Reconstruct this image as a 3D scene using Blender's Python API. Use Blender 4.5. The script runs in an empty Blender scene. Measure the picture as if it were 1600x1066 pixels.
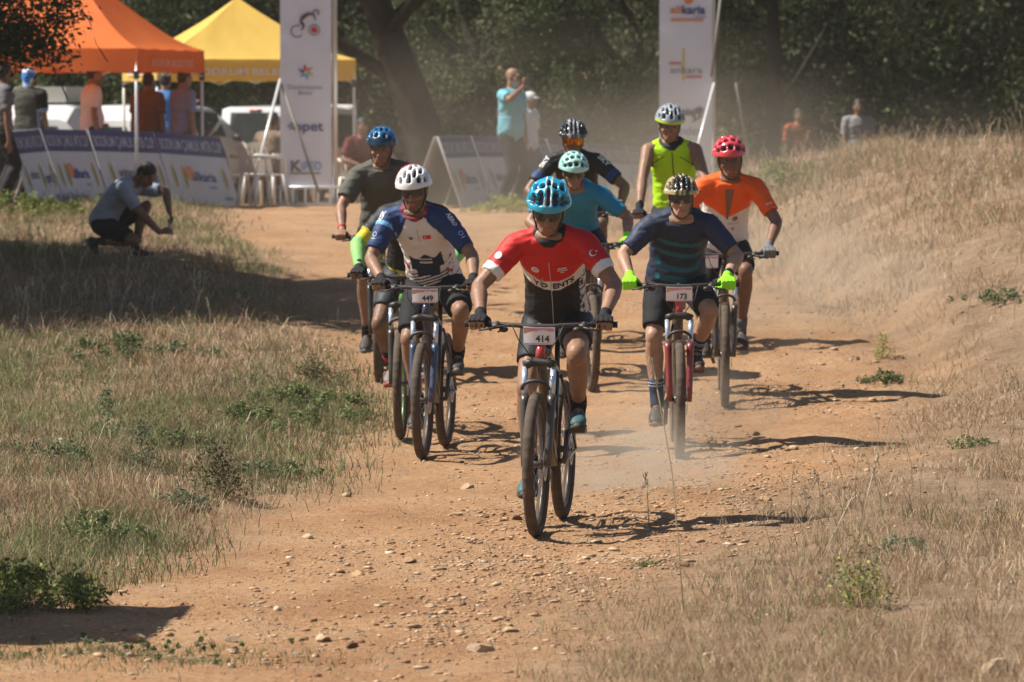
import bpy, bmesh, math, random
import numpy as np
from mathutils import Vector, Matrix, noise
from mathutils.bvhtree import BVHTree

random.seed(7)
RNG = np.random.default_rng(7)
SC = bpy.context.scene
COL = SC.collection
R = math.radians

# ------------------------------------------------------------------ camera
CAM_H, FPX, HORIZON = 2.2, 7650.0, 170.0            # metres, focal length in pixels of the 1600 px photograph, eye level row
PITCH = math.atan((533.0 - HORIZON) / FPX)
cam_d = bpy.data.cameras.new('camera')
cam = bpy.data.objects.new('camera', cam_d); COL.objects.link(cam)
cam.location = (0, 0, CAM_H); cam.rotation_euler = (math.pi / 2 - PITCH, 0, 0)
cam_d.sensor_width = 36.0; cam_d.lens = FPX / 1600.0 * 36.0
cam_d.clip_start = 0.5; cam_d.clip_end = 900.0
cam_d.dof.use_dof = True; cam_d.dof.focus_distance = 26.5; cam_d.dof.aperture_fstop = 6.0
SC.camera = cam

# ------------------------------------------------------------------ daylight
SUN_EL, SUN_OFF = R(51), R(-2)                       # sun to the left of the track, level with the riders
SUN = Vector((-math.cos(SUN_EL) * math.cos(SUN_OFF), -math.cos(SUN_EL) * math.sin(SUN_OFF), math.sin(SUN_EL)))
wd = bpy.data.worlds.new('World'); SC.world = wd; wd.use_nodes = True
nt = wd.node_tree
sky = nt.nodes.new('ShaderNodeTexSky'); sky.sky_type = 'NISHITA'; sky.sun_disc = False
sky.sun_elevation = SUN_EL; sky.sun_rotation = math.atan2(SUN.x, SUN.y)
nt.links.new(sky.outputs[0], nt.nodes['Background'].inputs[0])
nt.nodes['Background'].inputs[1].default_value = 0.05
sl = bpy.data.lights.new('sun', 'SUN'); sl.energy = 5.0; sl.angle = R(0.53); sl.color = (1.0, 0.95, 0.86)
so = bpy.data.objects.new('sun', sl); COL.objects.link(so)
so.rotation_euler = SUN.to_track_quat('Z', 'Y').to_euler(); so.location = SUN * 60
vs = SC.view_settings
vs.view_transform = 'Standard'; vs.look = 'None'; vs.gamma = 1.0; vs.use_curve_mapping = False; vs.exposure = 0.72
SC.render.engine = 'CYCLES'
SC.cycles.max_bounces = 6; SC.cycles.diffuse_bounces = 3; SC.cycles.glossy_bounces = 2
SC.cycles.transmission_bounces = 3; SC.cycles.volume_bounces = 0; SC.cycles.transparent_max_bounces = 6
SC.cycles.use_denoising = True

# ------------------------------------------------------------------ pixels of the photograph -> places
def pix(x, y, Y):
    cx, cy = (x - 800.0) / FPX, (533.0 - y) / FPX
    d = Vector((cx, math.cos(PITCH) + cy * math.sin(PITCH), -math.sin(PITCH) + cy * math.cos(PITCH)))
    return Vector((0, 0, CAM_H)) + d * (Y / d.y)

# ------------------------------------------------------------------ noise on arrays
def vnoise(x, y, seed=0):
    x = np.asarray(x, float) + seed * 37.13; y = np.asarray(y, float) + seed * 91.7
    xi, yi = np.floor(x), np.floor(y); fx, fy = x - xi, y - yi
    fx = fx * fx * (3 - 2 * fx); fy = fy * fy * (3 - 2 * fy)
    def h(a, b):
        t = np.sin(a * 127.1 + b * 311.7 + seed * 17.3) * 43758.5453
        return t - np.floor(t)
    return (h(xi, yi) * (1 - fx) + h(xi + 1, yi) * fx) * (1 - fy) + (h(xi, yi + 1) * (1 - fx) + h(xi + 1, yi + 1) * fx) * fy
def fbm(x, y, seed=0, o=4):
    s, a, t = 0.0, 1.0, 0.0
    for k in range(o):
        s = s + a * vnoise(x * 2 ** k, y * 2 ** k, seed + k); t += a; a *= 0.5
    return s / t

# ------------------------------------------------------------------ terrain
def _smooth_table(ys, zs, lo=0, hi=400, w=2.0):
    yy = np.arange(lo, hi, 0.25); zz = np.interp(yy, ys, zs)
    k = np.exp(-0.5 * (np.arange(-24, 25) * 0.25 / w) ** 2); k /= k.sum()
    return yy, np.convolve(np.pad(zz, 24, mode='edge'), k, mode='valid')
T_BASE = _smooth_table([0, 33.5, 36, 38.5, 43, 50, 58, 63, 68, 74, 82, 110, 160, 400], [0, 0, .06, .26, .44, .58, .85, .92, .88, .64, .60, .85, 3, 30], w=0.9)
T_RIGHT = _smooth_table([0, 18, 19.5, 23, 27.6, 33, 38, 46, 52, 58, 65, 75, 400], [.1, .15, .25, .75, 1.75, 2.95, 3.05, 2.6, 1.75, 1.1, .6, .9, 1], w=1.0)
T_LEFT = _smooth_table([0, 18, 21.3, 23.7, 27.1, 33, 37.5, 44, 47, 52, 58, 63, 75, 400], [-2.9, -2.8, -2.28, -1.72, -1.31, -1.12, -1.12, -1.7, -2.15, -2.6, -3.4, -4.0, -3.5, -3.5], w=1.0)
T_BANKH = _smooth_table([0, 21, 24, 28, 33, 38, 44, 50, 53, 57, 61, 66, 400], [.02, .03, .05, .12, .33, .74, 1.06, 1.24, 1.2, .75, .3, 0, 0], w=0.8)
def tab(t, Y): return np.interp(Y, t[0], t[1])
def path_dist(X, Y):
    """metres inside the edge of the dirt track, negative in the grass"""
    wob = (fbm(X * .9, Y * .45, 3, 4) - .5) * 1.1
    return np.minimum(X - tab(T_LEFT, Y), tab(T_RIGHT, Y) - X) + wob
def path_mask(X, Y): return np.clip(path_dist(X, Y) / 0.9 + .5, 0, 1)
def terr(X, Y, fine=True):
    X = np.asarray(X, float); Y = np.asarray(Y, float)
    z = tab(T_BASE, Y)
    t = np.maximum(X - tab(T_RIGHT, Y), 0); w = 1.0 + 0.5 * np.exp(-((Y - 36) / 8) ** 2)
    z = z + tab(T_BANKH, Y) * (1 - np.exp(-t / w)) * np.clip(t / .5, 0, 1) ** .5
    tl = np.maximum(tab(T_LEFT, Y) - X, 0)
    z = z + .13 * (1 - np.exp(-tl / .7)) * np.clip((Y - 19) / 6, 0, 1)
    z = z + (fbm(X * .35, Y * .25, 11, 3) - .5) * .10 * np.clip(np.maximum(t, tl) / 1.5, .0, 1)
    z = z + .055 * np.clip(X - .35, 0, 1.6) * np.clip((46 - Y) / 6, 0, 1)
    if fine:
        z = z + (fbm(X * 2.2, Y * 1.6, 21, 3) - .5) * .050 + (fbm(X * 8, Y * 6.5, 31, 2) - .5) * .028
    return z
def tz(x, y): return float(terr(np.array([x]), np.array([y]))[0])
def ground(x, y, lo=15.0, hi=130.0):
    """where the pixel's ray meets the ground"""
    Y = np.arange(lo, hi, .05); p0, p1 = pix(x, y, lo), pix(x, y, hi)
    k = (Y - lo) / (hi - lo); X = p0.x + (p1.x - p0.x) * k; Z = p0.z + (p1.z - p0.z) * k
    hit = np.nonzero(Z < terr(X, Y))[0]
    i = hit[0] if len(hit) else len(Y) - 1
    return Vector((X[i], Y[i], float(terr(X[i:i + 1], Y[i:i + 1])[0])))

# ------------------------------------------------------------------ materials
MATS = {}
def mat(name, color=(.5, .5, .5), rough=.6, metal=0.0, spec=.5, var=0.0, vscale=8.0, bump=0.0, bscale=60.0, dust=0.0, attr=None, coat=0.0, emit=0.0, trans=0.0):
    if name in MATS: return MATS[name]
    m = bpy.data.materials.new(name); m.use_nodes = True; MATS[name] = m
    t = m.node_tree; N, L = t.nodes, t.links; b = N['Principled BSDF']
    b.inputs['Roughness'].default_value = rough; b.inputs['Metallic'].default_value = metal
    b.inputs['Specular IOR Level'].default_value = spec; b.inputs['Coat Weight'].default_value = coat
    b.inputs['Base Color'].default_value = (*color, 1)
    src = None
    if attr:
        a = N.new('ShaderNodeAttribute'); a.attribute_name = attr; src = a.outputs['Color']
    tc = N.new('ShaderNodeTexCoord')
    if var > 0:
        n = N.new('ShaderNodeTexNoise'); n.inputs['Scale'].default_value = vscale; n.inputs['Detail'].default_value = 5
        L.new(tc.outputs['Object'], n.inputs['Vector'])
        mr = N.new('ShaderNodeMapRange'); mr.inputs[1].default_value = .25; mr.inputs[2].default_value = .75
        mr.inputs[3].default_value = 1 - var; mr.inputs[4].default_value = 1 + var * .6
        L.new(n.outputs['Fac'], mr.inputs[0])
        mx = N.new('ShaderNodeMix'); mx.data_type = 'RGBA'; mx.blend_type = 'MULTIPLY'; mx.inputs[0].default_value = 1
        if src: L.new(src, mx.inputs[6])
        else: mx.inputs[6].default_value = (*color, 1)
        cb = N.new('ShaderNodeCombineXYZ')
        for k in range(3): L.new(mr.outputs[0], cb.inputs[k])
        L.new(cb.outputs[0], mx.inputs[7]); src = mx.outputs[2]
    if dust > 0:
        n = N.new('ShaderNodeTexNoise'); n.inputs['Scale'].default_value = 14; n.inputs['Detail'].default_value = 6
        L.new(tc.outputs['Object'], n.inputs['Vector'])
        mr = N.new('ShaderNodeMapRange'); mr.inputs[1].default_value = .35; mr.inputs[2].default_value = .75
        mr.inputs[3].default_value = dust * .35; mr.inputs[4].default_value = dust
        L.new(n.outputs['Fac'], mr.inputs[0])
        mx = N.new('ShaderNodeMix'); mx.data_type = 'RGBA'; L.new(mr.outputs[0], mx.inputs[0])
        if src: L.new(src, mx.inputs[6])
        else: mx.inputs[6].default_value = (*color, 1)
        mx.inputs[7].default_value = (.30, .19, .11, 1); src = mx.outputs[2]
    if src: L.new(src, b.inputs['Base Color'])
    if bump > 0:
        n = N.new('ShaderNodeTexNoise'); n.inputs['Scale'].default_value = bscale; n.inputs['Detail'].default_value = 4
        L.new(tc.outputs['Object'], n.inputs['Vector'])
        bp = N.new('ShaderNodeBump'); bp.inputs['Strength'].default_value = bump; bp.inputs['Distance'].default_value = .01
        L.new(n.outputs['Fac'], bp.inputs['Height']); L.new(bp.outputs[0], b.inputs['Normal'])
    if emit: b.inputs['Emission Color'].default_value = (*color, 1); b.inputs['Emission Strength'].default_value = emit
    if trans:
        ts = N.new('ShaderNodeBsdfTranslucent'); ms = N.new('ShaderNodeMixShader'); ms.inputs[0].default_value = trans
        if src: L.new(src, ts.inputs[0])
        else: ts.inputs[0].default_value = (*color, 1)
        L.new(b.outputs[0], ms.inputs[1]); L.new(ts.outputs[0], ms.inputs[2]); L.new(ms.outputs[0], N['Material Output'].inputs[0])
    return m
def srgb(r, g, b):
    f = lambda c: c / 12.92 if c <= .04045 else ((c + .055) / 1.055) ** 2.4
    return (f(r / 255), f(g / 255), f(b / 255))

# ------------------------------------------------------------------ shapes
class G:
    """a pile of vertices and faces that becomes one mesh"""
    def __init__(s): s.v = []; s.f = []
    def add(s, v, f):
        o = len(s.v); s.v.extend(tuple(p) for p in v); s.f.extend(tuple(i + o for i in q) for q in f); return s
    def box(s, c, h, M=None):
        c = Vector(c); P = []
        for z in (-1, 1):
            for x, y in ((-1, -1), (1, -1), (1, 1), (-1, 1)):
                p = Vector((x * h[0], y * h[1], z * h[2])); P.append(c + (M @ p if M else p))
        return s.add(P, [(3, 2, 1, 0), (4, 5, 6, 7), (0, 1, 5, 4), (1, 2, 6, 5), (2, 3, 7, 6), (3, 0, 4, 7)])
    def loft(s, rings, caps=True):
        n = len(rings[0]); v = [p for r in rings for p in r]; f = []
        for i in range(len(rings) - 1):
            for k in range(n):
                a, b = i * n + k, i * n + (k + 1) % n; f.append((a, b, b + n, a + n))
        if caps: f.append(tuple(range(n))[::-1]); f.append(tuple(range((len(rings) - 1) * n, len(rings) * n)))
        return s.add(v, f)
    def tube(s, pts, rad, n=10, caps=True, flat=1.0, ref=None):
        pts = [Vector(p) for p in pts]; m = len(pts)
        rad = list(rad) if hasattr(rad, '__len__') else [rad] * m
        rings = []; prev = None
        for i, p in enumerate(pts):
            t = (pts[min(i + 1, m - 1)] - pts[max(i - 1, 0)]).normalized()
            if prev is None:
                a = Vector(ref) if ref else (Vector((1, 0, 0)) if abs(t.x) < .8 else Vector((0, 1, 0)))
            else: a = prev
            a = (a - t * a.dot(t)).normalized(); b = t.cross(a); prev = a
            rings.append([p + (a * math.cos(q) + b * math.sin(q) * flat) * rad[i] for q in (2 * math.pi * k / n for k in range(n))])
        return s.loft(rings, caps)
    def capsule(s, p0, p1, r0, r1, n=10):
        p0, p1 = Vector(p0), Vector(p1); d = (p1 - p0); L = d.length; d = d.normalized() if L > 1e-6 else Vector((0, 0, 1))
        pts, rad = [], []
        for q in (80, 50, 20): pts.append(p0 - d * r0 * math.sin(R(q))); rad.append(r0 * math.cos(R(q)))
        pts.append(p0 + d * L * .02); rad.append(r0); pts.append(p0 + d * L * .98); rad.append(r1)
        for q in (20, 50, 80): pts.append(p1 + d * r1 * math.sin(R(q))); rad.append(r1 * math.cos(R(q)))
        return s.tube(pts, rad, n)
    def ell(s, c, r, M=None, nu=14, nv=9):
        c = Vector(c); rings = []
        for i in range(nv):
            e = math.pi * (i + .35) / (nv - .3) - math.pi / 2; ring = []
            for k in range(nu):
                a = 2 * math.pi * k / nu
                p = Vector((r[0] * math.cos(e) * math.cos(a), r[1] * math.cos(e) * math.sin(a), r[2] * math.sin(e)))
                ring.append(c + (M @ p if M else p))
            rings.append(ring)
        return s.loft(rings)
    def quad(s, a, b, c, d): return s.add([a, b, c, d], [(0, 1, 2, 3)])
    def mesh(s, name='m'):
        me = bpy.data.meshes.new(name); me.from_pydata([tuple(p) for p in s.v], [], s.f); me.update(); return me

def link(name, me, m=None, parent=None, smooth=True):
    o = bpy.data.objects.new(name, me); COL.objects.link(o)
    if m is not None and isinstance(me, bpy.types.Mesh):
        if not me.materials: me.materials.append(m)
    if parent: o.parent = parent
    if smooth and isinstance(me, bpy.types.Mesh) and len(me.polygons):
        me.polygons.foreach_set('use_smooth', np.ones(len(me.polygons), bool))
    return o
def obj(name, g, m, parent=None, smooth=True, sharp=None):
    me = g.mesh(name)
    o = link(name, me, m, parent, smooth)
    if smooth and sharp is not None:
        try: me.set_sharp_from_angle(angle=R(sharp))
        except Exception: pass
    return o
def tag(o, label, cat, group=None, kind=None):
    if label: o['label'] = label
    if cat: o['category'] = cat
    if group: o['group'] = group
    if kind: o['kind'] = kind
    return o
def thing(name, label, cat, loc=(0, 0, 0), rz=0.0, group=None):
    o = bpy.data.objects.new(name, None); COL.objects.link(o); o.empty_display_size = .2
    o.location = loc; o.rotation_euler = (0, 0, rz)
    return tag(o, label, cat, group)
def set_attr(me, name, cols):
    a = me.attributes.new(name, 'FLOAT_COLOR', 'POINT')
    c = np.ones((len(me.vertices), 4), np.float32); c[:, :3] = cols
    a.data.foreach_set('color', c.ravel())
def verts_np(me):
    a = np.empty(len(me.vertices) * 3, np.float32); me.vertices.foreach_get('co', a); return a.reshape(-1, 3).astype(float)
def np_mesh(name, V, F):
    """big mesh from arrays; F is (n,3) or (n,4)"""
    me = bpy.data.meshes.new(name); k = F.shape[1]
    me.vertices.add(len(V)); me.vertices.foreach_set('co', np.ascontiguousarray(V, np.float32).ravel())
    me.loops.add(F.size); me.loops.foreach_set('vertex_index', np.ascontiguousarray(F, np.int32).ravel())
    me.polygons.add(len(F)); me.polygons.foreach_set('loop_start', np.arange(0, F.size, k, dtype=np.int32))
    me.update(calc_edges=True); return me
def fuse(g, voxel, it=3, fac=.5, dec=0.0):
    """melt overlapping shapes into one continuous skin"""
    o = bpy.data.objects.new('fuse', g.mesh('fuse')); COL.objects.link(o)
    md = o.modifiers.new('r', 'REMESH'); md.mode = 'VOXEL'; md.voxel_size = voxel; md.adaptivity = 0
    if it: sm = o.modifiers.new('s', 'SMOOTH'); sm.factor = fac; sm.iterations = it
    if dec: dm = o.modifiers.new('d', 'DECIMATE'); dm.ratio = dec
    dg = bpy.context.evaluated_depsgraph_get(); me = bpy.data.meshes.new_from_object(o.evaluated_get(dg))
    old = o.data; bpy.data.objects.remove(o); bpy.data.meshes.remove(old); me.materials.clear(); return me
_TXT = {}
def text_geo(txt, h=1.0, bold=.0, width=None, center=True):
    """letters as flat triangles in (x, y), cap height about h; width squeezes to a total width"""
    key = (txt, bold)
    if key not in _TXT and txt[0] == '~':                 # print too small to read: a row of blocks
        V, F = [], []
        for k in range(len(txt)): V += [(k * .62, 0), (k * .62 + .46, 0), (k * .62 + .46, .72), (k * .62, .72)]; F.append((4 * k, 4 * k + 1, 4 * k + 2, 4 * k + 3))
        _TXT[key] = (np.array(V), F)
    if key not in _TXT:
        c = bpy.data.curves.new('t', 'FONT'); c.body = txt; c.size = 1.0; c.offset = bold; c.resolution_u = 3
        o = bpy.data.objects.new('t', c); COL.objects.link(o)
        dg = bpy.context.evaluated_depsgraph_get(); me = bpy.data.meshes.new_from_object(o.evaluated_get(dg))
        V = verts_np(me)[:, :2]; F = [tuple(p.vertices) for p in me.polygons]
        bpy.data.objects.remove(o); bpy.data.meshes.remove(me); _TXT[key] = (V, F)
    V, F = _TXT[key]; V = V.copy()
    if not len(V): return V, F
    V[:, 0] -= V[:, 0].min(); w = V[:, 0].max()
    V *= h / .72
    if width: V[:, 0] *= width / (w * h / .72)
    if center: V[:, 0] -= V[:, 0].max() / 2; V[:, 1] -= h / 2
    return V, F
def flat_text(name, txt, h, m, parent, origin, ux, uy, bold=.0, width=None, lift=.003):
    V, F = text_geo(txt, h, bold, width); ux, uy = Vector(ux).normalized(), Vector(uy).normalized()
    n = ux.cross(uy); o0 = Vector(origin) + n * lift
    g = G().add([o0 + ux * p[0] + uy * p[1] for p in V], F)
    o = obj(name, g, m, parent, smooth=False)
    if len(txt) > 1: o['kind'] = 'stuff'
    return o
def flat_poly(name, polys, m, parent, origin, ux, uy, lift=.003):
    ux, uy = Vector(ux).normalized(), Vector(uy).normalized(); n = ux.cross(uy); o0 = Vector(origin) + n * lift; g = G()
    for P in polys: g.add([o0 + ux * p[0] + uy * p[1] for p in P], [tuple(range(len(P)))])
    return obj(name, g, m, parent, smooth=False)
# ================================================================== the land
def ground_material():
    m = bpy.data.materials.new('earth'); m.use_nodes = True; t = m.node_tree; N, L = t.nodes, t.links; b = N['Principled BSDF']
    b.inputs['Roughness'].default_value = .95; b.inputs['Specular IOR Level'].default_value = .15
    tc = N.new('ShaderNodeTexCoord')
    def nz(scale, det=6, rough=.6):
        n = N.new('ShaderNodeTexNoise'); n.inputs['Scale'].default_value = scale; n.inputs['Detail'].default_value = det; n.inputs['Roughness'].default_value = rough
        L.new(tc.outputs['Object'], n.inputs['Vector']); return n.outputs['Fac']
    def ramp(src, stops):
        r = N.new('ShaderNodeValToRGB'); e = r.color_ramp.elements
        while len(e) < len(stops): e.new(.5)
        for k, (p, c) in enumerate(stops): e[k].position = p; e[k].color = (*c, 1)
        L.new(src, r.inputs[0]); return r.outputs[0]
    def mix(f, a, bb, mode='MIX'):
        x = N.new('ShaderNodeMix'); x.data_type = 'RGBA'; x.blend_type = mode
        if isinstance(f, float): x.inputs[0].default_value = f
        else: L.new(f, x.inputs[0])
        L.new(a, x.inputs[6]); L.new(bb, x.inputs[7]); return x.outputs[2]
    dirt = ramp(nz(.9, 8), [(.3, (.385, .202, .098)), (.5, (.48, .272, .140)), (.7, (.54, .335, .187))])
    fine = ramp(nz(26, 8, .7), [(.28, (.52, .48, .44)), (.5, (1, 1, 1)), (.72, (1.22, 1.22, 1.22))])
    dirt = mix(1.0, dirt, fine, 'MULTIPLY')
    pale = ramp(nz(3.2, 8, .7), [(.52, (0, 0, 0)), (.72, (1, 1, 1))])
    stone = ramp(nz(40, 4), [(.3, (.34, .24, .16)), (.7, (.50, .36, .24))])
    pf = N.new('ShaderNodeMath'); pf.operation = 'MULTIPLY'; pf.inputs[1].default_value = .75; L.new(pale, pf.inputs[0])
    dirt = mix(pf.outputs[0], dirt, stone)
    soil = ramp(nz(2.0, 8, .7), [(.3, (.20, .13, .078)), (.55, (.33, .222, .14)), (.75, (.43, .31, .20))])
    soil = mix(1.0, soil, fine, 'MULTIPLY')
    a = N.new('ShaderNodeAttribute'); a.attribute_name = 'track'
    L.new(mix(a.outputs['Fac'], soil, dirt), b.inputs['Base Color'])
    bp = N.new('ShaderNodeBump'); bp.inputs['Strength'].default_value = .9; bp.inputs['Distance'].default_value = .03
    ad = N.new('ShaderNodeMath'); ad.operation = 'ADD'; L.new(nz(22, 8, .75), ad.inputs[0]); L.new(nz(70, 4, .7), ad.inputs[1])
    L.new(ad.outputs[0], bp.inputs['Height']); L.new(bp.outputs[0], b.inputs['Normal'])
    return m
EARTH = ground_material()
def axis(*segs):
    out = []
    for a, b, n in segs: out.append(np.linspace(a, b, n, endpoint=False))
    return np.concatenate(out + [[segs[-1][1]]])
gx = axis((-110, -40, 10), (-40, -9, 20), (-9, -5, 30), (-5, 6, 250), (6, 12, 40), (12, 40, 18), (40, 110, 10))
gy = axis((-30, 14, 10), (14, 18, 30), (18, 42, 480), (42, 72, 240), (72, 110, 60), (110, 200, 12))
XX, YY = np.meshgrid(gx, gy); ZZ = terr(XX, YY); PM = path_mask(XX, YY)
V = np.stack([XX.ravel(), YY.ravel(), ZZ.ravel()], 1); nx = len(gx)
ii, jj = np.meshgrid(np.arange(nx - 1), np.arange(len(gy) - 1)); q = (jj * nx + ii).ravel()
F = np.stack([q, q + 1, q + 1 + nx, q + nx], 1)
fm = PM.ravel()[F].mean(1); yc = V[F][:, :, 1].mean(1)
on = (fm > .5) & (yc > 14) & (yc < 75)
def sub_sheet(name, sel):
    Fs = F[sel]; used, inv = np.unique(Fs, return_inverse=True)
    me = np_mesh(name, V[used], inv.reshape(Fs.shape))
    a = me.attributes.new('track', 'FLOAT', 'POINT'); a.data.foreach_set('value', np.ascontiguousarray(PM.ravel()[used], np.float32))
    return tag(link(name, me, EARTH), None, None, kind='structure')
sub_sheet('ground', ~on); sub_sheet('dirt_track', on)

# ---- loose stones
def ico(seed):
    bm = bmesh.new(); bmesh.ops.create_icosphere(bm, subdivisions=1, radius=1.0); r = random.Random(seed)
    P = np.array([v.co[:] for v in bm.verts]); F_ = np.array([[v.index for v in f.verts] for f in bm.faces]); bm.free()
    P *= np.array([[r.uniform(.6, 1.3)] for _ in P]); P *= np.array([1, r.uniform(.5, .95), r.uniform(.35, .65)]); return P, F_
ICO = [ico(k) for k in range(9)]
def in_view(n, y0, y1, power=1.0, margin=.35):
    u = RNG.random(n); Y = y0 * (y1 / y0) ** u if power == 1.0 else y0 + (y1 - y0) * u
    X = (RNG.random(n) * 2 - 1) * (800 / FPX * Y + margin); return X, Y
def gravel(n, mu=-5.15, sg=.60, lo=.0035, hi=.034, flat=False):
    X, Y = in_view(n, 17.8, 48); pm = path_mask(X, Y)
    band = fbm(X * .8, Y * .35, 41, 3)
    keep = RNG.random(n) < np.clip((band - .34) * 2.6, .10, 1) * np.where(pm > .4, 1, .22) * np.where((X < -.4) & (Y < 34) & (pm > .3), .5, 1)
    if flat: keep &= (fbm(X * .55 + 3, Y * .3, 43, 3) + np.where((X > -1.2) & (Y < 28) | (X > 1) & (Y < 36), .06, -.06) > .50) & (pm > .12)
    X, Y = X[keep], Y[keep]; size = np.exp(RNG.normal(mu, sg, len(X))).clip(lo, hi)
    Z = terr(X, Y); Vs, Fs, Cs = [], [], []; o = 0
    cols = np.array([[.43, .28, .165], [.47, .32, .20], [.38, .24, .14], [.46, .34, .23], [.33, .20, .115]]) if flat else np.array([[.40, .25, .14], [.48, .33, .21], [.30, .16, .09], [.52, .40, .28], [.24, .13, .08]])
    for k, (P, F_) in enumerate(ICO):
        s = np.arange(k, len(X), len(ICO)); a = RNG.random(len(s)) * 6.283; c, d = np.cos(a), np.sin(a)
        Q = np.empty((len(s), len(P), 3)); Q[:, :, 0] = P[:, 0] * c[:, None] - P[:, 1] * d[:, None]; Q[:, :, 1] = P[:, 0] * d[:, None] + P[:, 1] * c[:, None]; Q[:, :, 2] = P[:, 2]
        if flat: Q[:, :, 2] *= .55
        Q *= size[s][:, None, None]; Q += np.stack([X[s], Y[s], Z[s] + size[s] * .12], 1)[:, None, :]
        Vs.append(Q.reshape(-1, 3)); Fs.append((F_[None] + (np.arange(len(s)) * len(P))[:, None, None]).reshape(-1, 3) + o); o += len(s) * len(P)
        Cs.append(np.repeat(cols[RNG.integers(0, 5, len(s))] * RNG.uniform(.75, 1.15, (len(s), 1)), len(P), 0))
    me = np_mesh('gravel', np.concatenate(Vs), np.concatenate(Fs)); set_attr(me, 'Col', np.concatenate(Cs))
    return tag(link('gravel', me, mat('pebble', attr='Col', rough=.9, spec=.2, bump=.3, bscale=90), smooth=False), 'flat pale stone chips lying in drifts on the track' if flat else 'loose gravel strewn over the orange dirt track', 'gravel', kind='stuff')
gravel(42000); gravel(62000, -4.65, .50, .005, .045, True)
STONE_SPOTS = [(1180, 681, .055, 'dark brown lump lying beyond the shadow of the navy rider'), (750, 1018, .07, 'grey slab lying low in the middle of the track'), (795, 988, .045, 'small grey stone on the track near the bottom edge'),
    (215, 1004, .06, 'pale stone at the corner of the sharp foreground shadow'), (480, 842, .05, 'pale flat stone at the left side of the track'), (505, 1003, .065, 'flat pale stone low on the track left of centre'),
    (362, 1003, .055, 'pale broken stone below the sharp foreground shadow'), (548, 1012, .05, 'reddish brown pointed stone low on the track'), (728, 764, .06, 'pale flat stone left of the leading front wheel'),
    (715, 806, .05, 'grey stone on the track below the navy and white rider'), (1070, 886, .045, 'dark red stone at the edge of the dry grass'), (1555, 1055, .12, 'pale rock in the grass at the bottom corner'),
    (808, 812, .05, 'brown stone just beside the leading front tyre'), (1240, 704, .05, 'pale stone on the stony slope beyond the long shadow'), (1195, 784, .05, 'cream stone on the slope by the leading shadow tip'),
    (300, 492, .06, 'flat pale stone at the edge of the tree shade'), (440, 518, .05, 'brown stone in the grass verge below the shade'), (560, 900, .05, 'yellowish stone amid the gravel patch left of centre'), (640, 880, .045, 'rounded ochre stone amid the gravel under the leading bicycle')]
for px, py, r, lab in STONE_SPOTS:
    c = ground(px, py); bm = bmesh.new(); bmesh.ops.create_icosphere(bm, subdivisions=2, radius=1.0); r *= .72
    cuts = [(Vector((random.uniform(-1, 1), random.uniform(-1, 1), random.uniform(-.8, .8))).normalized(), random.uniform(.45, .8)) for _ in range(9)]
    for v in bm.verts:
        q = v.co * (1 + .12 * noise.noise(v.co * 2.1 + Vector((px, py, 0))))
        for nn, dd in cuts:
            e = q.dot(nn) - dd
            if e > 0: q = q - nn * e
        v.co = Vector((q.x * r * 1.25, q.y * r, q.z * r * .62))
    me = bpy.data.meshes.new('stone'); bm.to_mesh(me); bm.free()
    o = link('stone', me, mat(['stone_pale', 'stone_ochre', 'stone_brown'][1 if 'ochre' in lab or 'yellow' in lab or 'cream' in lab else 2 if ('brown' in lab or 'red' in lab) else 0],
             [(.40, .29, .19), (.40, .25, .14), (.20, .11, .068)][1 if 'ochre' in lab or 'yellow' in lab or 'cream' in lab else 2 if ('brown' in lab or 'red' in lab) else 0], .9, spec=.2, var=.35, vscale=25, bump=.5, bscale=50), smooth=False)
    o.location = (c.x, c.y, c.z + r * .16); o.rotation_euler = (0, 0, random.uniform(0, 6)); tag(o, lab, 'stone', 'stones lying on the track')

# ---- grass
def blades(X, Y, h, w, lean, col, jitter=.16, segs=2):
    n = len(X); Z = terr(X, Y) - .01; az = RNG.random(n) * 6.283; sa = RNG.normal(0, .9, n)
    side = np.stack([np.cos(sa), np.sin(sa) * .6, np.zeros(n)], 1); dirv = np.stack([np.cos(az), np.sin(az), np.zeros(n)], 1)
    B = np.stack([X, Y, Z], 1); ln = lean * RNG.uniform(.3, 1.4, n)
    up = np.array([0, 0, 1.0])
    mid = B + up * (h * .58)[:, None] + dirv * (h * ln * .35)[:, None]
    tip = B + up * (h * (1 - .28 * ln))[:, None] + dirv * (h * ln)[:, None]
    ww = (w * .5)[:, None]
    Vv = np.stack([B - side * ww, B + side * ww, mid + side * ww * .8, mid - side * ww * .8, tip], 1).reshape(-1, 3)
    o = np.arange(n)[:, None] * 5
    Ft = np.concatenate([o + [[0, 1, 2]], o + [[0, 2, 3]], o + [[3, 2, 4]]])
    c = col * RNG.uniform(1 - jitter * 2, 1 + jitter, (n, 1)); c = c * (1 + RNG.normal(0, .05, (n, 3)))
    return Vv, Ft, np.repeat(np.clip(c, .01, .8), 5, 0)
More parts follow.
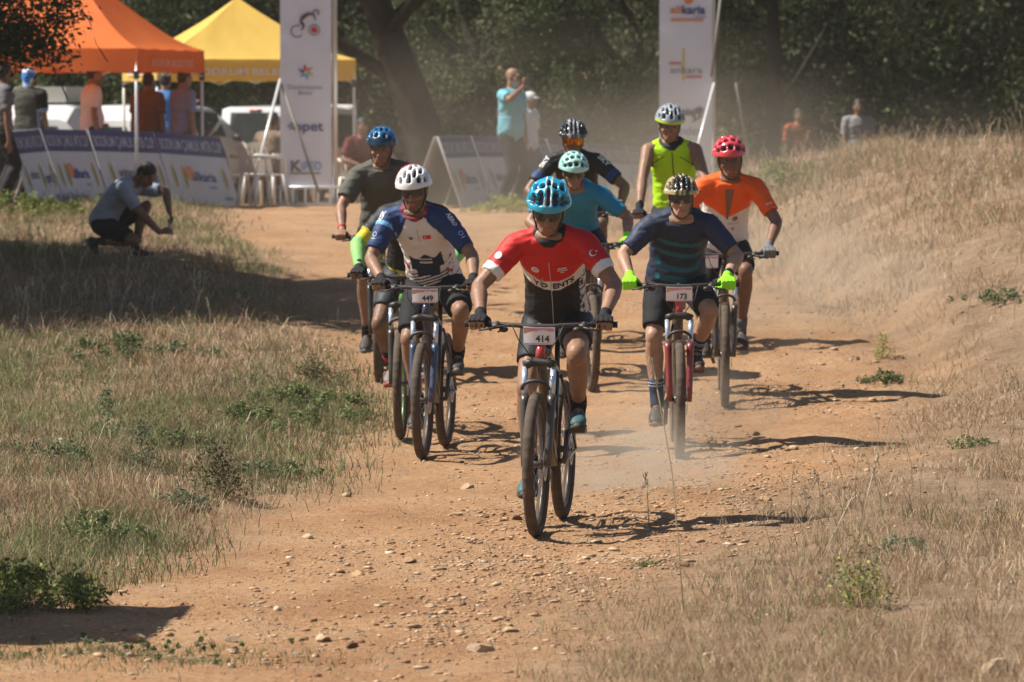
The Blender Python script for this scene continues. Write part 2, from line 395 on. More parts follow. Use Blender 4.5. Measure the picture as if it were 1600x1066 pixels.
def grass_mass():
    n = 680000
    X, Y = in_view(n, 17.6, 64); d = path_dist(X, Y); right = X > 0
    dens = fbm(X * 1.1, Y * .7, 51, 4); clump = fbm(X * 5.5, Y * 4.2, 53, 2)
    edge = np.clip(-d / np.where(right, np.interp(Y, [28, 35, 42], [1.9, 1.0, .5]), .7) + np.where(right, np.interp(Y, [28, 35, 42], [.2, .40, .7]), .22), 0, 1)
    p = np.maximum(edge, .004) * np.where(right, np.clip((dens - .36) * 4.2, .06, 1), np.clip((dens - .20) * 2.6, .15, 1)) * np.clip((clump - .30) * 3.2, .10, 1)
    k = RNG.random(n) < p; X, Y, d, right, edge, clump = X[k], Y[k], d[k], right[k], edge[k], clump[k]; n = len(X)
    patch = fbm(X * .9 + 4, Y * .6, 61, 3); tall = fbm(X * 1.7, Y * 1.1, 71, 3); bank = right & (Y > 29)
    h = np.where(bank, RNG.uniform(.05, .15, n), RNG.uniform(.04, .15, n)) * (.35 + 1.3 * tall) * (.45 + .55 * edge) * (.6 + .8 * clump)
    h *= np.where(right, np.interp(Y, [26, 34, 40], [.75, .75, .9]), 1); h *= np.where(right & (Y > 44), 1.0 + np.clip((Y - 44) / 8, 0, 1) * .7, 1) * np.where(right & (Y < 24), 1.25, 1)
    h = np.where(RNG.random(n) < .035, h * 2.0, h)
    w = RNG.uniform(.0022, .0046, n) * (Y / 24) ** .9
    straw, pale, red, grn, olive = np.array([.46, .325, .195]), np.array([.60, .46, .31]), np.array([.31, .195, .12]), np.array([.17, .21, .085]), np.array([.28, .265, .125])
    r = (RNG.random(n) + (patch - .5) * 1.1)[:, None]
    cr = np.where(r < .30, pale, np.where(r < .66, straw, np.where(r < .96, red * 1.2, olive)))
    cl = np.where(r < .16, pale, np.where(r < .40, straw, np.where(r < .90, red, olive)))
    c = np.where(right[:, None], cr, cl)
    gl = np.clip((fbm(X * .7 + 9, Y * .35, 81, 3) - .43) * 5, 0, .75) * np.where(right, .14, 1.0)
    c = np.where((RNG.random(n) < gl)[:, None], np.where(RNG.random((n, 1)) < .55, grn, olive), c)
    Vv, Ft, C = blades(X, Y, h, w, np.full(n, .95), c)
    me = np_mesh('dry_grass', Vv, Ft); set_attr(me, 'Col', C)
    tag(link('dry_grass', me, mat('grass', attr='Col', rough=.75, spec=.2, trans=.25), smooth=False), 'dry yellow and brown grass covering both verges and the bank', 'grass', kind='stuff')
grass_mass()
def green_grass():
    Vs, Fs, Cs, o = [], [], [], 0
    for px, py, sx, sy, n in ((470, 630, .42, 1.5, 5200), (375, 660, .45, 1.6, 4200), (200, 560, .8, 2.2, 3600), (60, 900, .40, 1.0, 3400), (140, 830, .35, .9, 2200), (60, 720, .5, 1.3, 2400), (255, 700, .4, 1.2, 2000), (420, 745, .3, .9, 1400), (180, 1022, .45, .25, 1500), (60, 340, 1.0, 1.2, 1800), (1220, 300, .7, 1.5, 1600)):
        c = ground(px, py); X, Y = RNG.normal(c.x, sx, n), RNG.normal(c.y, sy, n); k = (path_dist(X, Y) < .35) | (py > 1000); X, Y = X[k], Y[k]; n = len(X)
        n = int(n * .9); X, Y = X[:n], Y[:n]; cl = np.array([[.15, .175, .07], [.215, .215, .10], [.12, .14, .058], [.26, .235, .13]])[RNG.integers(0, 4, n)]
        a, b, q = blades(X, Y, RNG.uniform(.04, .14 if py < 1000 else .05, n), RNG.uniform(.003, .006, n) * (Y / 24) ** .9, np.full(n, .8), cl); Vs.append(a); Fs.append(b + o); Cs.append(q); o += len(a)
    me = np_mesh('green_grass', np.concatenate(Vs), np.concatenate(Fs)); set_attr(me, 'Col', np.concatenate(Cs)); tag(link('green_grass', me, mat('grass', attr='Col'), smooth=False), 'soft green grass growing in patches on the verges', 'grass', kind='stuff')
green_grass()
def oat_stalks(n):
    X, Y = in_view(n, 19, 60); pm = path_mask(X, Y)
    k = (pm < .15) & (RNG.random(n) < np.where((X > 0) & (Y > 44), 1.0, .22)); X, Y = X[k], Y[k]; n = len(X)
    h = RNG.uniform(.20, .42, n) * np.where(Y > 42, 1.05, .85); Z = terr(X, Y)
    az = RNG.random(n) * 6.283; w = .0014 * (Y / 24); Vv, Ft = [], []; o = 0
    for i in range(n):
        b = np.array([X[i], Y[i], Z[i]]); d = np.array([math.cos(az[i]), math.sin(az[i]) * .4, 0]); P = []
        for t in (0, .35, .7, 1.0): P.append(b + np.array([0, 0, h[i] * (t - .06 * t ** 3)]) + d * h[i] * .28 * t ** 2.2)
        for a, c in zip(P[:-1], P[1:]):
            s = np.array([w[i], 0, 0]); Vv += [a - s, a + s, c + s, c - s]; Ft.append((o, o + 1, o + 2, o + 3)); o += 4
        for q in range(6):
            t = .68 + .06 * q; c = P[2] + (P[3] - P[2]) * min((t - .68) / .3, 1) + np.array([RNG.normal(0, .016), RNG.normal(0, .01), RNG.uniform(-.01, .01)])
            s = np.array([.0035 * (Y[i] / 24) ** .6, 0, 0]); u = np.array([RNG.normal(0, .006), 0, -.022]) * (Y[i] / 30) ** .5
            Vv += [c, c + s + u * .5, c + u, c - s + u * .5]; Ft.append((o, o + 1, o + 2, o + 3)); o += 4
    me = np_mesh('oat_stalks', np.array(Vv), np.array(Ft)); me.name = 'wild_oats'
    tag(link('wild_oats', me, mat('oat', (.56, .47, .30), .7, spec=.2, var=.2), smooth=False), 'pale seed-headed wild oat stalks standing above the dry grass', 'grass', kind='stuff')
oat_stalks(3400)
# ================================================================== trees and shrubs
def leaf_cloud(n, centers, spread, size, cols, seed, droop=.3, flat=1.0, tint=None):
    r = np.random.default_rng(seed); ci = r.integers(0, len(centers), n); c = centers[ci]
    P = c + r.normal(0, 1, (n, 3)) * spread * np.array([1, 1, flat]); a = r.random(n) * 6.283; t = r.normal(0, .6, n); s = size * r.uniform(.6, 1.4, n)
    u = np.stack([np.cos(a) * np.cos(t), np.sin(a) * np.cos(t), np.sin(t) - droop], 1); u /= np.linalg.norm(u, axis=1)[:, None]
    w = np.cross(u, r.normal(0, 1, (n, 3))); w /= np.linalg.norm(w, axis=1)[:, None]
    Vv = np.stack([P - u * s[:, None], P + w * s[:, None] * .42, P + u * s[:, None], P - w * s[:, None] * .42], 1).reshape(-1, 3)
    Ft = (np.arange(n)[:, None] * 4 + np.array([[0, 1, 2, 3]]))
    k = r.integers(0, len(cols), n); C = np.repeat(np.asarray(cols)[k] * r.uniform(.7, 1.3, (n, 1)) * (tint[ci][:, None] if tint is not None else 1), 4, 0); return Vv, Ft, C
LEAF = mat('leaf', attr='Col', rough=.7, spec=.12, trans=.22)
BARK = mat('bark', (.040, .031, .024), .95, spec=.15, var=.5, vscale=7, bump=1.0, bscale=18)
def crown_mesh(seed, H, rx, z0, n, size, cols):
    r = np.random.default_rng(seed); m = 120; C = []
    while len(C) < m:
        p = r.uniform(-1, 1, 3); d = np.linalg.norm(p)
        if .35 < d < 1: C.append(p)
    C = np.array(C); C[:, 2] = C[:, 2] * .5 + .5
    wide = .55 + .6 * np.sin(np.clip(C[:, 2], 0, 1) * 2.6 + .35)
    C = C * np.array([rx, rx, H - z0]); C[:, :2] *= wide[:, None]; C[:, 2] += z0
    Vv, Ft, K = leaf_cloud(n, C, .27, size, cols, seed + 1, droop=.6, tint=r.uniform(.45, 1.75, m)); me = np_mesh('crown', Vv, Ft); set_attr(me, 'Col', K); return me
def trunk_geo(seed, H, r0, leanx=0.0, leany=0.0, limbs=7):
    rr = random.Random(seed); g = G(); P = [Vector((leanx * t * abs(t) ** .2 * H + rr.uniform(-.05, .05) * t, leany * t * H, H * .62 * t)) for t in (-.03, .12, .3, .5, .7, .85, 1)]
    g.tube(P, [r0 * 1.25, r0 * 1.05, r0 * .92, r0 * .8, r0 * .62, r0 * .45, r0 * .25], 12)
    for k in range(limbs):
        t = rr.uniform(.35, .95); i = min(int(t * 6), 5); b = P[i].lerp(P[i + 1], t * 6 - i); a = rr.uniform(0, 6.28); L_ = rr.uniform(.18, .34) * H
        e = [b + Vector((math.cos(a) * L_ * q, math.sin(a) * L_ * q, L_ * (.55 * q + .25 * q * q))) for q in (0, .35, .7, 1)]
        g.tube(e, [r0 * .38, r0 * .3, r0 * .2, r0 * .08], 8)
    return g
DARKG = [(.050, .070, .027), (.068, .090, .035), (.040, .058, .023), (.09, .105, .048), (.058, .074, .034)]
LITEG = [(.066, .082, .036), (.095, .106, .053), (.052, .068, .030), (.118, .122, .067), (.072, .078, .042)]
CROWNS = [crown_mesh(100 + k, 8.2, 2.9, .05 if k < 3 else 1.3, 42000, .062, DARKG if k % 2 else LITEG) for k in range(4)]
def tree(x, y, k, sc, label, rz=None, trunk=(.22, 0, 0), group='trees at the edge of the wood', limbs=7, crown=None, dz=0.0):
    r = thing('tree', label, 'tree', (x, y, tz(x, y) - .05), 0, group)
    obj('trunk', trunk_geo(int(x * 13 + y * 7), 8.2 * sc, trunk[0], trunk[1], trunk[2], limbs), BARK, r)
    c = link('crown', crown or CROWNS[k], LEAF, r, smooth=False); c.scale = (sc, sc, sc * random.uniform(.92, 1.06)); c.rotation_euler = (0, 0, rz if rz is not None else random.uniform(0, 6.28)); c.location = (0, 0, dz)
    if k > 2 and abs(trunk[1]) > .05: c.location = (trunk[1] * 7 * sc, 0, dz)
    return r
FRONT = [(-9.6, 82, 0, 'bushy dark tree filling the gap behind the orange canopy'), (-6.6, 80.5, 1, 'dark green tree between the orange and yellow canopies'), (-4.1, 84, 2, 'dark tree directly behind the yellow canopy'),
    (-.4, 79.5, 0, 'drooping olive-green tree behind the man in the turquoise polo'), (2.0, 78.5, 1, 'pale dusty tree just left of the white finish banner'), (4.2, 83, 2, 'dark tree right of the finish banner, beside the thin trunk'),
    (6.6, 81, 1, 'black-green tree behind the seated spectators'), (8.6, 73.0, 0, 'nearer leafy tree reaching over the top right corner')]
FS = [.66, .80, .9, .66, .62, .95, 1.05, 1.1]
for i, (x, y, k, lab) in enumerate(FRONT): tree(x, y, k, FS[i] * random.uniform(.95, 1.08), lab)
tree(-1.02, 73.0, 3, 1.0, 'tree with a thick leaning trunk behind the blue helmet', rz=1.0, trunk=(.31, -.215, .0), dz=3.4, limbs=4)
tree(3.92, 74.0, 3, .95, 'tree with a slim straight dark trunk right of the finish banner', rz=3.0, trunk=(.135, .004, 0), dz=3.4, limbs=3)
BACK = [(-11.5, 92), (-8.2, 93), (-5.3, 91), (-2.4, 92), (.9, 91), (3.6, 93), (6.6, 92), (9.8, 91)]
for i, (x, y) in enumerate(BACK):
    tree(x, y, 1, 1.15, ['dark tree of the second row behind the orange canopy', 'dark tree of the second row left of the yellow canopy', 'dark tree of the second row behind the yellow canopy', 'dark tree of the second row behind the leaning trunk',
         'dark tree of the second row behind the turquoise polo', 'dark tree of the second row behind the finish banner', 'dark tree of the second row behind the white-shirted spectator', 'dark tree of the second row at the right edge'][i], limbs=4)
def far_wood():
    r = np.random.default_rng(5); n = 9000; C = np.stack([r.uniform(-19, 19, 260), r.uniform(99, 106, 260), r.uniform(.5, 11, 260)], 1)
    Vv, Ft, K = leaf_cloud(n, C, .9, .34, DARKG, 9); me = np_mesh('far_wood', Vv, Ft); set_attr(me, 'Col', K)
    tag(link('far_wood', me, LEAF, smooth=False), 'dense dark wood closing off the background', 'wood', kind='stuff')
far_wood()
# the tree off the left edge whose shade lies on the verge and whose twigs hang into the corner
def shade_tree():
    x, y = -8.6, 45.2; r = thing('shade_tree', 'dark overhanging tree whose leafy twigs hang into the top left corner', 'tree', (x, y, tz(x, y) - .05))
    obj('trunk', trunk_geo(77, 7.5, .25, .05, 0, 8), BARK, r)
    rr = np.random.default_rng(3); C = []
    while len(C) < 110:
        p = rr.uniform(-1, 1, 3)
        if .25 < np.linalg.norm(p) < 1: C.append(p * np.array([3.3, 6.0, 1.7]) + np.array([0, 0, 4.6]))
    for k in range(24): C.append(np.array([rr.uniform(3.5, 4.55), rr.uniform(-.1, 1.1), 0]) + np.array([0, 0, rr.uniform(2.2, 2.8)]))
    C = np.array(C); a = leaf_cloud(52000, C[:110], .45, .15, DARKG, 4); b = leaf_cloud(5200, C[110:], .12, .032, DARKG, 6)
    Vv = np.concatenate([a[0], b[0]]); Ft = np.concatenate([a[1], b[1] + len(a[0])]); K = np.concatenate([a[2], b[2]])
    me = np_mesh('crown', Vv, Ft); set_attr(me, 'Col', K); link('crown', me, LEAF, r, smooth=False)
    g = G()
    for k in range(7):
        e = C[110 + k * 2]; g.tube([(1.2, -.4, 3.6), (2.3, .9 + .1 * k, 3.3), tuple(e + np.array([-.3, 0, .16])), tuple(e)], [.05, .03, .014, .006], 6)
    obj('branch', g, BARK, r)
shade_tree()
tree(-12.0, 40.5, 1, 1.1, 'unseen tree added beyond the left edge nearest the track verge', group='trees beyond the left edge'); tree(-12.6, 50.0, 2, 1.15, 'unseen tree added beyond the left edge beside the dark vest', group='trees beyond the left edge')  # two unseen trees added to block sky light over the left verge
# ---- low plants on the verges
GREENW = [(.105, .135, .048), (.145, .165, .065), (.08, .105, .04), (.175, .185, .09)]
GREYW = [(.10, .13, .075), (.14, .165, .10), (.075, .10, .055)]
DARKW = [(.045, .05, .025), (.07, .065, .035), (.10, .085, .045)]
YELW = [(.22, .23, .05), (.28, .26, .06), (.16, .19, .05)]
def weed(px, py, w, h, cols, label, n=420, leaf=.022, stems=7, cat='plant'):
    w, h = w * 1.35, h * (.62 if h > w * .3 and h < w * 1.2 else .95); n = int(n * 1.3); c = ground(px, py); r = thing('shrub' if cat == 'shrub' else 'weed', label, cat, c, 0, 'low plants on the verges')
    rr = np.random.default_rng(int(px * 3 + py)); C = np.stack([rr.normal(0, w * .3, 40), rr.normal(0, w * .3, 40), rr.uniform(.12, 1, 40) * h], 1)
    C[:, 2] *= np.clip(1.15 - (np.hypot(C[:, 0], C[:, 1]) / (w * .8)), .25, 1)
    Vv, Ft, K = leaf_cloud(int(n * 2.4), C, min(w, h) * .14, leaf * .62, np.array(cols) * 1.35, int(px + py), droop=-.35); me = np_mesh('leaves', Vv, Ft); set_attr(me, 'Col', K)
    link('leaves', me, LEAF, r, smooth=False); g = G()
    for k in range(stems):
        e = C[k]; g.tube([(e[0] * .2, e[1] * .2, -.02), (e[0] * .6, e[1] * .6, e[2] * .55), tuple(e)], [.004, .003, .0015], 5)
    obj('stem', g, mat('stem', (.16, .14, .07), .8), r)
weed(480, 640, .62, .26, GREENW, 'bright green leafy clump at the bend of the left verge', 1500, .024, 12, 'shrub')
weed(385, 665, .60, .22, GREENW, 'yellow-green clump left of the bright one on the verge', 1200, .024, 12, 'shrub')
weed(498, 600, .16, .22, DARKW, 'dark thistle tuft rising behind the bright green clump', 260, .018, 8)
weed(560, 655, .22, .12, GREENW, 'small green tuft where the verge meets the track', 260, .018)
weed(345, 775, .20, .34, DARKW, 'dark dead thistle standing alone on the left verge', 330, .020, 10)
weed(222, 742, .12, .36, GREYW + DARKW, 'tall grey-brown flower spike left of the dead thistle', 260, .016, 5)
weed(165, 690, .10, .42, GREYW, 'tall thin blue-green spike near the left verge centre', 200, .016, 4)
weed(30, 950, .50, .34, YELW + GREENW, 'dense green shrub at the left edge above the sharp shadow', 1300, .024, 14, 'shrub')
weed(140, 845, .34, .20, GREENW, 'green leafy weed above the left foreground shrub', 600, .022, 8)
weed(285, 795, .25, .15, GREYW, 'low grey-green weed beside the dead thistle', 350, .02)
weed(60, 720, .40, .20, GREENW + GREYW, 'low green patch at the left edge of the verge', 700, .022)
weed(255, 700, .35, .18, GREENW, 'soft green patch in the middle of the verge', 500, .022)
weed(195, 555, .70, .16, GREENW + GREYW, 'broad green patch just below the tree shade', 1100, .026)
weed(430, 745, .3, .16, GREYW + GREENW, 'grey-green tuft under the bright clump', 420, .02)
weed(25, 335, .9, .35, YELW + GREENW, 'sunlit yellow-green bush at the foot of the far left boards', 900, .04, 8, 'shrub')
weed(90, 335, .55, .26, YELW + GREENW, 'small yellow-green bush before the leftmost race board', 500, .035)
weed(793, 330, .55, .34, YELW, 'pale yellow-green bush at the feet of the man in turquoise', 500, .035)
weed(1340, 950, .16, .30, YELW + GREENW, 'small yellow-green weed upright in the dry foreground grass', 260, .016, 8)
weed(1383, 600, .22, .14, DARKW + GREENW, 'dark green tuft with a bare patch on the bank', 380, .02)
weed(1378, 560, .10, .24, YELW, 'thin yellow-green sprig above the dark tuft', 120, .016, 4)
weed(1570, 470, .35, .16, GREENW + GREYW, 'faint green weed high on the right bank', 380, .022)
weed(1225, 290, .9, .42, YELW + GREYW, 'tall pale green growth at the near end of the bank crest', 900, .03, 12)
weed(1013, 886, .07, .05, GREENW, 'tiny green seedling on the track edge', 90, .012, 4)
weed(1520, 700, .2, .12, GREENW, 'small green seedling on the lower right bank', 160, .016)
weed(1410, 870, .25, .14, GREYW, 'grey-green tuft in the foreground right grass', 240, .018)
weed(200, 1020, .75, .035, GREENW + GREYW, 'flat green mat below the sharp foreground shadow', 900, .011)
def stalk(pts, label, head=True):
    b = ground(*pts[0]); r = thing('grass_stalk', label, 'grass stalk', b); P = [pix(x, y, b.y) - b for x, y in pts]; P[0] = Vector((0, 0, 0)); g = G(); g.tube(P, [.0028] * len(P), 5)
    obj('stem', g, mat('oat', (.56, .47, .30)), r); g = G()
    if head:
        for k in range(9):
            c = P[-1].lerp(P[-2], k * .05) + Vector((random.uniform(-.012, .012), 0, random.uniform(-.01, .005))); g.capsule(c, c + Vector((random.uniform(-.008, .008), 0, -.022)), .003, .0015, 5)
        obj('seed_head', g, mat('oat', (.56, .47, .30)), r)
stalk([(1068, 960), (1060, 850), (1050, 740), (1033, 640), (1018, 560)], 'tall thin pale stalk arching up before the navy rider')
stalk([(1014, 825), (1012, 780), (1008, 738)], 'short pale stalk left of the tall arching one')
stalk([(1340, 860), (1352, 790), (1372, 705)], 'pale stalk leaning right over the foreground grass')
stalk([(1275, 895), (1300, 840), (1335, 770)], 'slanting pale stalk crossing the dry foreground grass')
stalk([(1555, 875), (1562, 820), (1558, 780)], 'upright pale stalk near the right edge')
# ================================================================== mountain bikes (local: heading -Y, front tyre contact at the origin)
WR, WB = .368, 1.13                                   # wheel radius, wheelbase
BB = Vector((0, .69, .325))
HD = Vector((0, .358, .934))                          # head axis, up and back
CROWN = Vector((0, .150, .880)); HTOP = CROWN + HD * .115; BARC = Vector((0, .160, 1.065))
SADDLE = Vector((0, .905, 1.0))
CRK = .172
RUBBER = mat('rubber', (.035, .031, .028), .85, spec=.3, dust=.30, bump=.3, bscale=120)
BLACKP = mat('black_plastic', (.022, .022, .024), .5, spec=.4, dust=.12)
STEEL = mat('steel', (.45, .45, .46), .35, metal=.9, dust=.12)
ALLOY = mat('alloy', (.06, .06, .065), .4, metal=.6, dust=.2)
SILVER = mat('stanchion', (.55, .60, .68), .22, metal=.5)
def tyre_mesh():
    nu, nv = 132, 14; Vv = []; Fv = []
    for i in range(nu):
        a = 2 * math.pi * i / nu
        for k in range(nv):
            b = 2 * math.pi * k / nv; knob = .0045 if (math.cos(b) > .25 and (i + (k // 2)) % 3 != 0) else 0.0
            rr = .340 + (.0285 + knob) * math.cos(b); Vv.append((.0295 * math.sin(b) * (1 + knob * 18), rr * math.cos(a), rr * math.sin(a)))
            Fv.append((i * nv + k, i * nv + (k + 1) % nv, ((i + 1) % nu) * nv + (k + 1) % nv, ((i + 1) % nu) * nv + k))
    return G().add(Vv, Fv).mesh('tyre')
def hoop(R0, w, t, n=64):
    Vv, Fv = [], []
    for i in range(n):
        a = 2 * math.pi * i / n
        for x, r in ((-w, R0), (w, R0), (w * .8, R0 - t), (-w * .8, R0 - t)): Vv.append((x, r * math.cos(a), r * math.sin(a)))
        for k in range(4): Fv.append((i * 4 + k, i * 4 + (k + 1) % 4, ((i + 1) % n) * 4 + (k + 1) % 4, ((i + 1) % n) * 4 + k))
    return G().add(Vv, Fv)
TYRE = tyre_mesh(); TYRE.materials.append(RUBBER)
RIM = hoop(.317, .014, .024).mesh('rim')
def spokes_mesh():
    g = G()
    for i in range(28):
        a = 2 * math.pi * i / 28; b = a + (.55 if i % 4 < 2 else -.55); s = 1 if i % 2 else -1
        g.tube([(s * .026, .022 * math.cos(b), .022 * math.sin(b)), (0, .296 * math.cos(a), .296 * math.sin(a))], .0013, 3, caps=False)
    return g.mesh('spokes')
SPOKES = spokes_mesh(); SPOKES.materials.append(STEEL)
def disc_x(r, x0, x1, n=24, r2=None):
    return G().tube([(x0, 0, 0), (x1, 0, 0)], [r, r2 or r], n)
HUB = G(); HUB.tube([(-.05, 0, 0), (-.034, 0, 0), (-.03, 0, 0), (0, 0, 0), (.03, 0, 0), (.034, 0, 0), (.05, 0, 0)], [.012, .012, .028, .016, .028, .012, .012], 14); HUB = HUB.mesh('hub'); HUB.materials.append(ALLOY)
ROTOR = hoop(.085, .0012, .016, 40)
for q in range(6): ROTOR.tube([(0, .02 * math.cos(q * 1.047), .02 * math.sin(q * 1.047)), (0, .072 * math.cos(q * 1.047 + .5), .072 * math.sin(q * 1.047 + .5))], .003, 4)
ROTOR = ROTOR.mesh('brake_rotor'); ROTOR.materials.append(STEEL)
CASSETTE = G()
for q in range(7): CASSETTE.tube([(.012 + q * .004, 0, 0), (.0145 + q * .004, 0, 0)], .082 - q * .009, 22)
CASSETTE = CASSETTE.mesh('cassette'); CASSETTE.materials.append(STEEL)
TREAD_LABEL = None
def wheel(parent, name, c, steer, spin, rim_mat, rear=False):
    w = link(name, TYRE, RUBBER, parent); w.matrix_local = Matrix.Translation(c) @ steer.to_4x4() @ Matrix.Rotation(spin, 4, 'X')
    me = RIM if not RIM.materials else None
    rm = RIM.copy(); rm.materials.clear(); rm.materials.append(rim_mat); link('rim', rm, None, w)
    link('spokes', SPOKES, None, w, smooth=False); link('hub', HUB, None, w)
    r = link('brake_rotor', ROTOR, None, w, smooth=False); r.location = (.046 if True else 0, 0, 0)
    if rear: k = link('cassette', CASSETTE, None, w, smooth=False); k.matrix_local = Matrix.Rotation(math.pi, 4, 'Z')
    return w
def bicycle(label, M, p):
    """p: frame, accent, fork, rim colours, crank (rad, image-right pedal up at 90 deg), steer, plate, bars"""
    b = thing('bicycle', label, 'bicycle', group='mountain bikes in the race'); b.matrix_world = M
    fm = mat('frame_' + p['id'], p['frame'], .3, spec=.5, coat=.4, dust=.18); am = mat('accent_' + p['id'], p['accent'], .3, spec=.5, coat=.3, dust=.1)
    km = mat('fork_' + p['id'], p['fork'], .35, spec=.5, coat=.2, dust=.2); rm = mat('rim_' + p['id'], p.get('rim', (.03, .03, .032)), .4, metal=.3, dust=.25)
    st = Matrix.Rotation(p.get('steer', 0.0), 3, HD)
    def S(v): return CROWN + st @ (Vector(v) - CROWN)          # steered point
    wheel(b, 'front_wheel', S((0, 0, WR)), st, .2, rm); wheel(b, 'rear_wheel', Vector((0, WB, WR)), Matrix.Identity(3), .5, rm, True)
    # frame
    hb, ht = CROWN + HD * .012, HTOP; stop = BB.lerp(Vector((0, .86, .80)), 1.0); g = G()
    g.tube([hb - HD * .005, ht], [.026, .024], 14)
    f = obj('frame', g, am if p.get('headtube') else fm, b)
    def tub(nm, pts, rad, m=fm, n=10, flat=1.0): return obj(nm, G().tube(pts, rad, n, flat=flat), m, f)
    tub('down_tube', [hb + Vector((0, .01, .02)), hb.lerp(BB, .25) + Vector((0, .02, .02)), hb.lerp(BB, .6) + Vector((0, .01, .0)), BB], [.026, .03, .03, .027])
    tub('top_tube', [ht - HD * .03, ht.lerp(stop, .5) + Vector((0, 0, .012)), stop], [.022, .02, .016], am if p.get('toptube') else fm)
    tub('seat_tube', [BB, stop + Vector((0, .012, .035))], [.02, .017])
    for s in (-1, 1):
        tub('chainstay', [BB + Vector((s * .03, .03, 0)), Vector((s * .058, .9, .345)), Vector((s * .07, WB, WR))], [.013, .011, .01], am if p.get('stays') else fm, 8)
        tub('seatstay', [stop + Vector((s * .02, .01, -.02)), Vector((s * .055, .99, .58)), Vector((s * .07, WB, WR))], [.009, .008, .009], am if p.get('stays') else fm, 8)
    # fork
    g = G(); g.tube([S(CROWN + Vector((-.078, -.025, -.012))), S(CROWN + Vector((-.04, -.01, .004))), S(CROWN + Vector((.04, -.01, .004))), S(CROWN + Vector((.078, -.025, -.012)))], [.026, .024, .024, .026], 10)
    fk = obj('fork', g, BLACKP, b)
    for s in (-1, 1):
        top = CROWN + Vector((s * .074, -.03, -.02)); bot = Vector((s * .060, -.005, WR)); mid = top.lerp(bot, .30)
        obj('stanchion', G().tube([S(top), S(mid)], .0165, 12), SILVER, fk)
        obj('fork_leg', G().tube([S(mid - (mid - top) * .02), S(top.lerp(bot, .36)), S(top.lerp(bot, .8)), S(bot + Vector((0, -.01, -.01)))], [.024, .0225, .021, .017], 12), km, fk)
    arch = []
    for a in range(9):
        t = math.pi * a / 8; arch.append(S(Vector((-.070 * math.cos(t), -.03 - .028 * math.sin(t), .755 + .045 * math.sin(t)))))
    obj('fork_arch', G().tube(arch, .010, 8), BLACKP, fk)
    obj('steerer_cap', G().tube([S(HTOP), S(HTOP + HD * .075)], .019, 12), BLACKP, b)
    obj('stem', G().tube([S(HTOP + HD * .05), S(BARC + Vector((0, .012, 0))), S(BARC)], [.019, .019, .022], 12), BLACKP, b)
    hw = p.get('bars', .38); rise = .012
    hbp = [(-hw, .05, rise), (-hw * .55, .025, rise), (-hw * .28, .006, rise * .6), (-.07, 0, 0), (.07, 0, 0), (hw * .28, .006, rise * .6), (hw * .55, .025, rise), (hw, .05, rise)]
    hnd = obj('handlebar', G().tube([S(BARC + Vector(q)) for q in hbp], [.0112, .0112, .0125, .016, .016, .0125, .0112, .0112], 12), BLACKP, b)
    grips = {}
    for s in (-1, 1):
        e, i = S(BARC + Vector((s * hw, .05, rise))), S(BARC + Vector((s * (hw - .135), .05 - .025 * .135 / (hw * .45), rise)))
        obj('grip', G().tube([i, i.lerp(e, .03), i.lerp(e, .5), i.lerp(e, .95), e], [.0185, .0165, .0155, .0165, .0185], 12), mat('grip', (.02, .02, .02), .8, bump=.5, bscale=200), hnd)
        grips[s] = (i.lerp(e, .50), (e - i).normalized())
        c = i + (i - e).normalized() * .035; ax = (e - i).normalized()
        lev = obj('brake_lever', G().box(c + Vector((0, -.03, -.008)), (.022, .022, .011), st).tube([c, c + Vector((0, -.02, -.005))], [.018, .015], 10).tube([c + Vector((0, -.045, -.012)) - ax * .01, c + ax * .04 + Vector((0, -.062, -.022)), c + ax * .09 + Vector((0, -.066, -.030))], [.008, .006, .005], 7), BLACKP, hnd)
        obj('shifter', G().ell(c - ax * .035 + Vector((0, -.012, -.026)), (.024, .02, .016)).tube([c - ax * .04 + Vector((0, 0, -.03)), c + Vector((0, .015, -.04))], .005, 6), BLACKP, hnd)
        obj('brake_hose', G().tube([c + Vector((0, -.05, -.01)), c - ax * .09 + Vector((0, -.11, .005)), S(BARC + Vector((s * .10, -.10, -.06))), S(CROWN + Vector((s * .03, -.05, .02)))], .003, 6), BLACKP, hnd)
    # cockpit plate
    if p.get('plate'):
        c = S(BARC + Vector((p.get('plate_dx', 0), -.048, -.045))); tilt = R(-8); ux = st @ Vector((1, 0, -.03 if p['plate'] == '414' else 0)); uy = st @ Vector((0, math.sin(tilt), math.cos(tilt))); n = ux.cross(uy).normalized(); g = G(); W, H = .082, .045
        rows = []
        for y_ in (-H, H): rows.append([c + ux * x_ + uy * y_ - n * (x_ / W) ** 2 * .012 for x_ in np.linspace(-W, W, 9)])
        bk = [[q - n * .0025 for q in r_] for r_ in rows]
        vv = rows[0] + rows[1] + bk[0] + bk[1]; ff = [(k, k + 1, k + 10, k + 9) for k in range(8)] + [(k + 19, k + 18, k + 27, k + 28) for k in range(8)] + [(0, 9, 27, 18), (8, 26, 35, 17)] + [(k, k + 18, k + 19, k + 1) for k in range(8)] + [(k + 9, k + 10, k + 28, k + 27) for k in range(8)]
        g.add(vv, ff); pl = obj('number_plate', g, mat('plate', (.84, .82, .84), .5), b, sharp=40)
        pk = mat('plate_pink', (.66, .30, .38), .5); ink = mat('plate_ink', (.06, .05, .06), .6)
        flat_poly('plate_band', [[(-.078, .010), (-.035, .024), (.078, .027), (.078, .042), (-.078, .042)], [(-.078, -.042), (.078, -.042), (.078, -.038), (-.078, -.038)]], pk, pl, c, ux, uy, .0015)
        if p['plate'] != '~': flat_text('plate_number', p['plate'], .034, ink, pl, c + uy * -.012 + ux * .018, ux, uy, .03, None, .0022)
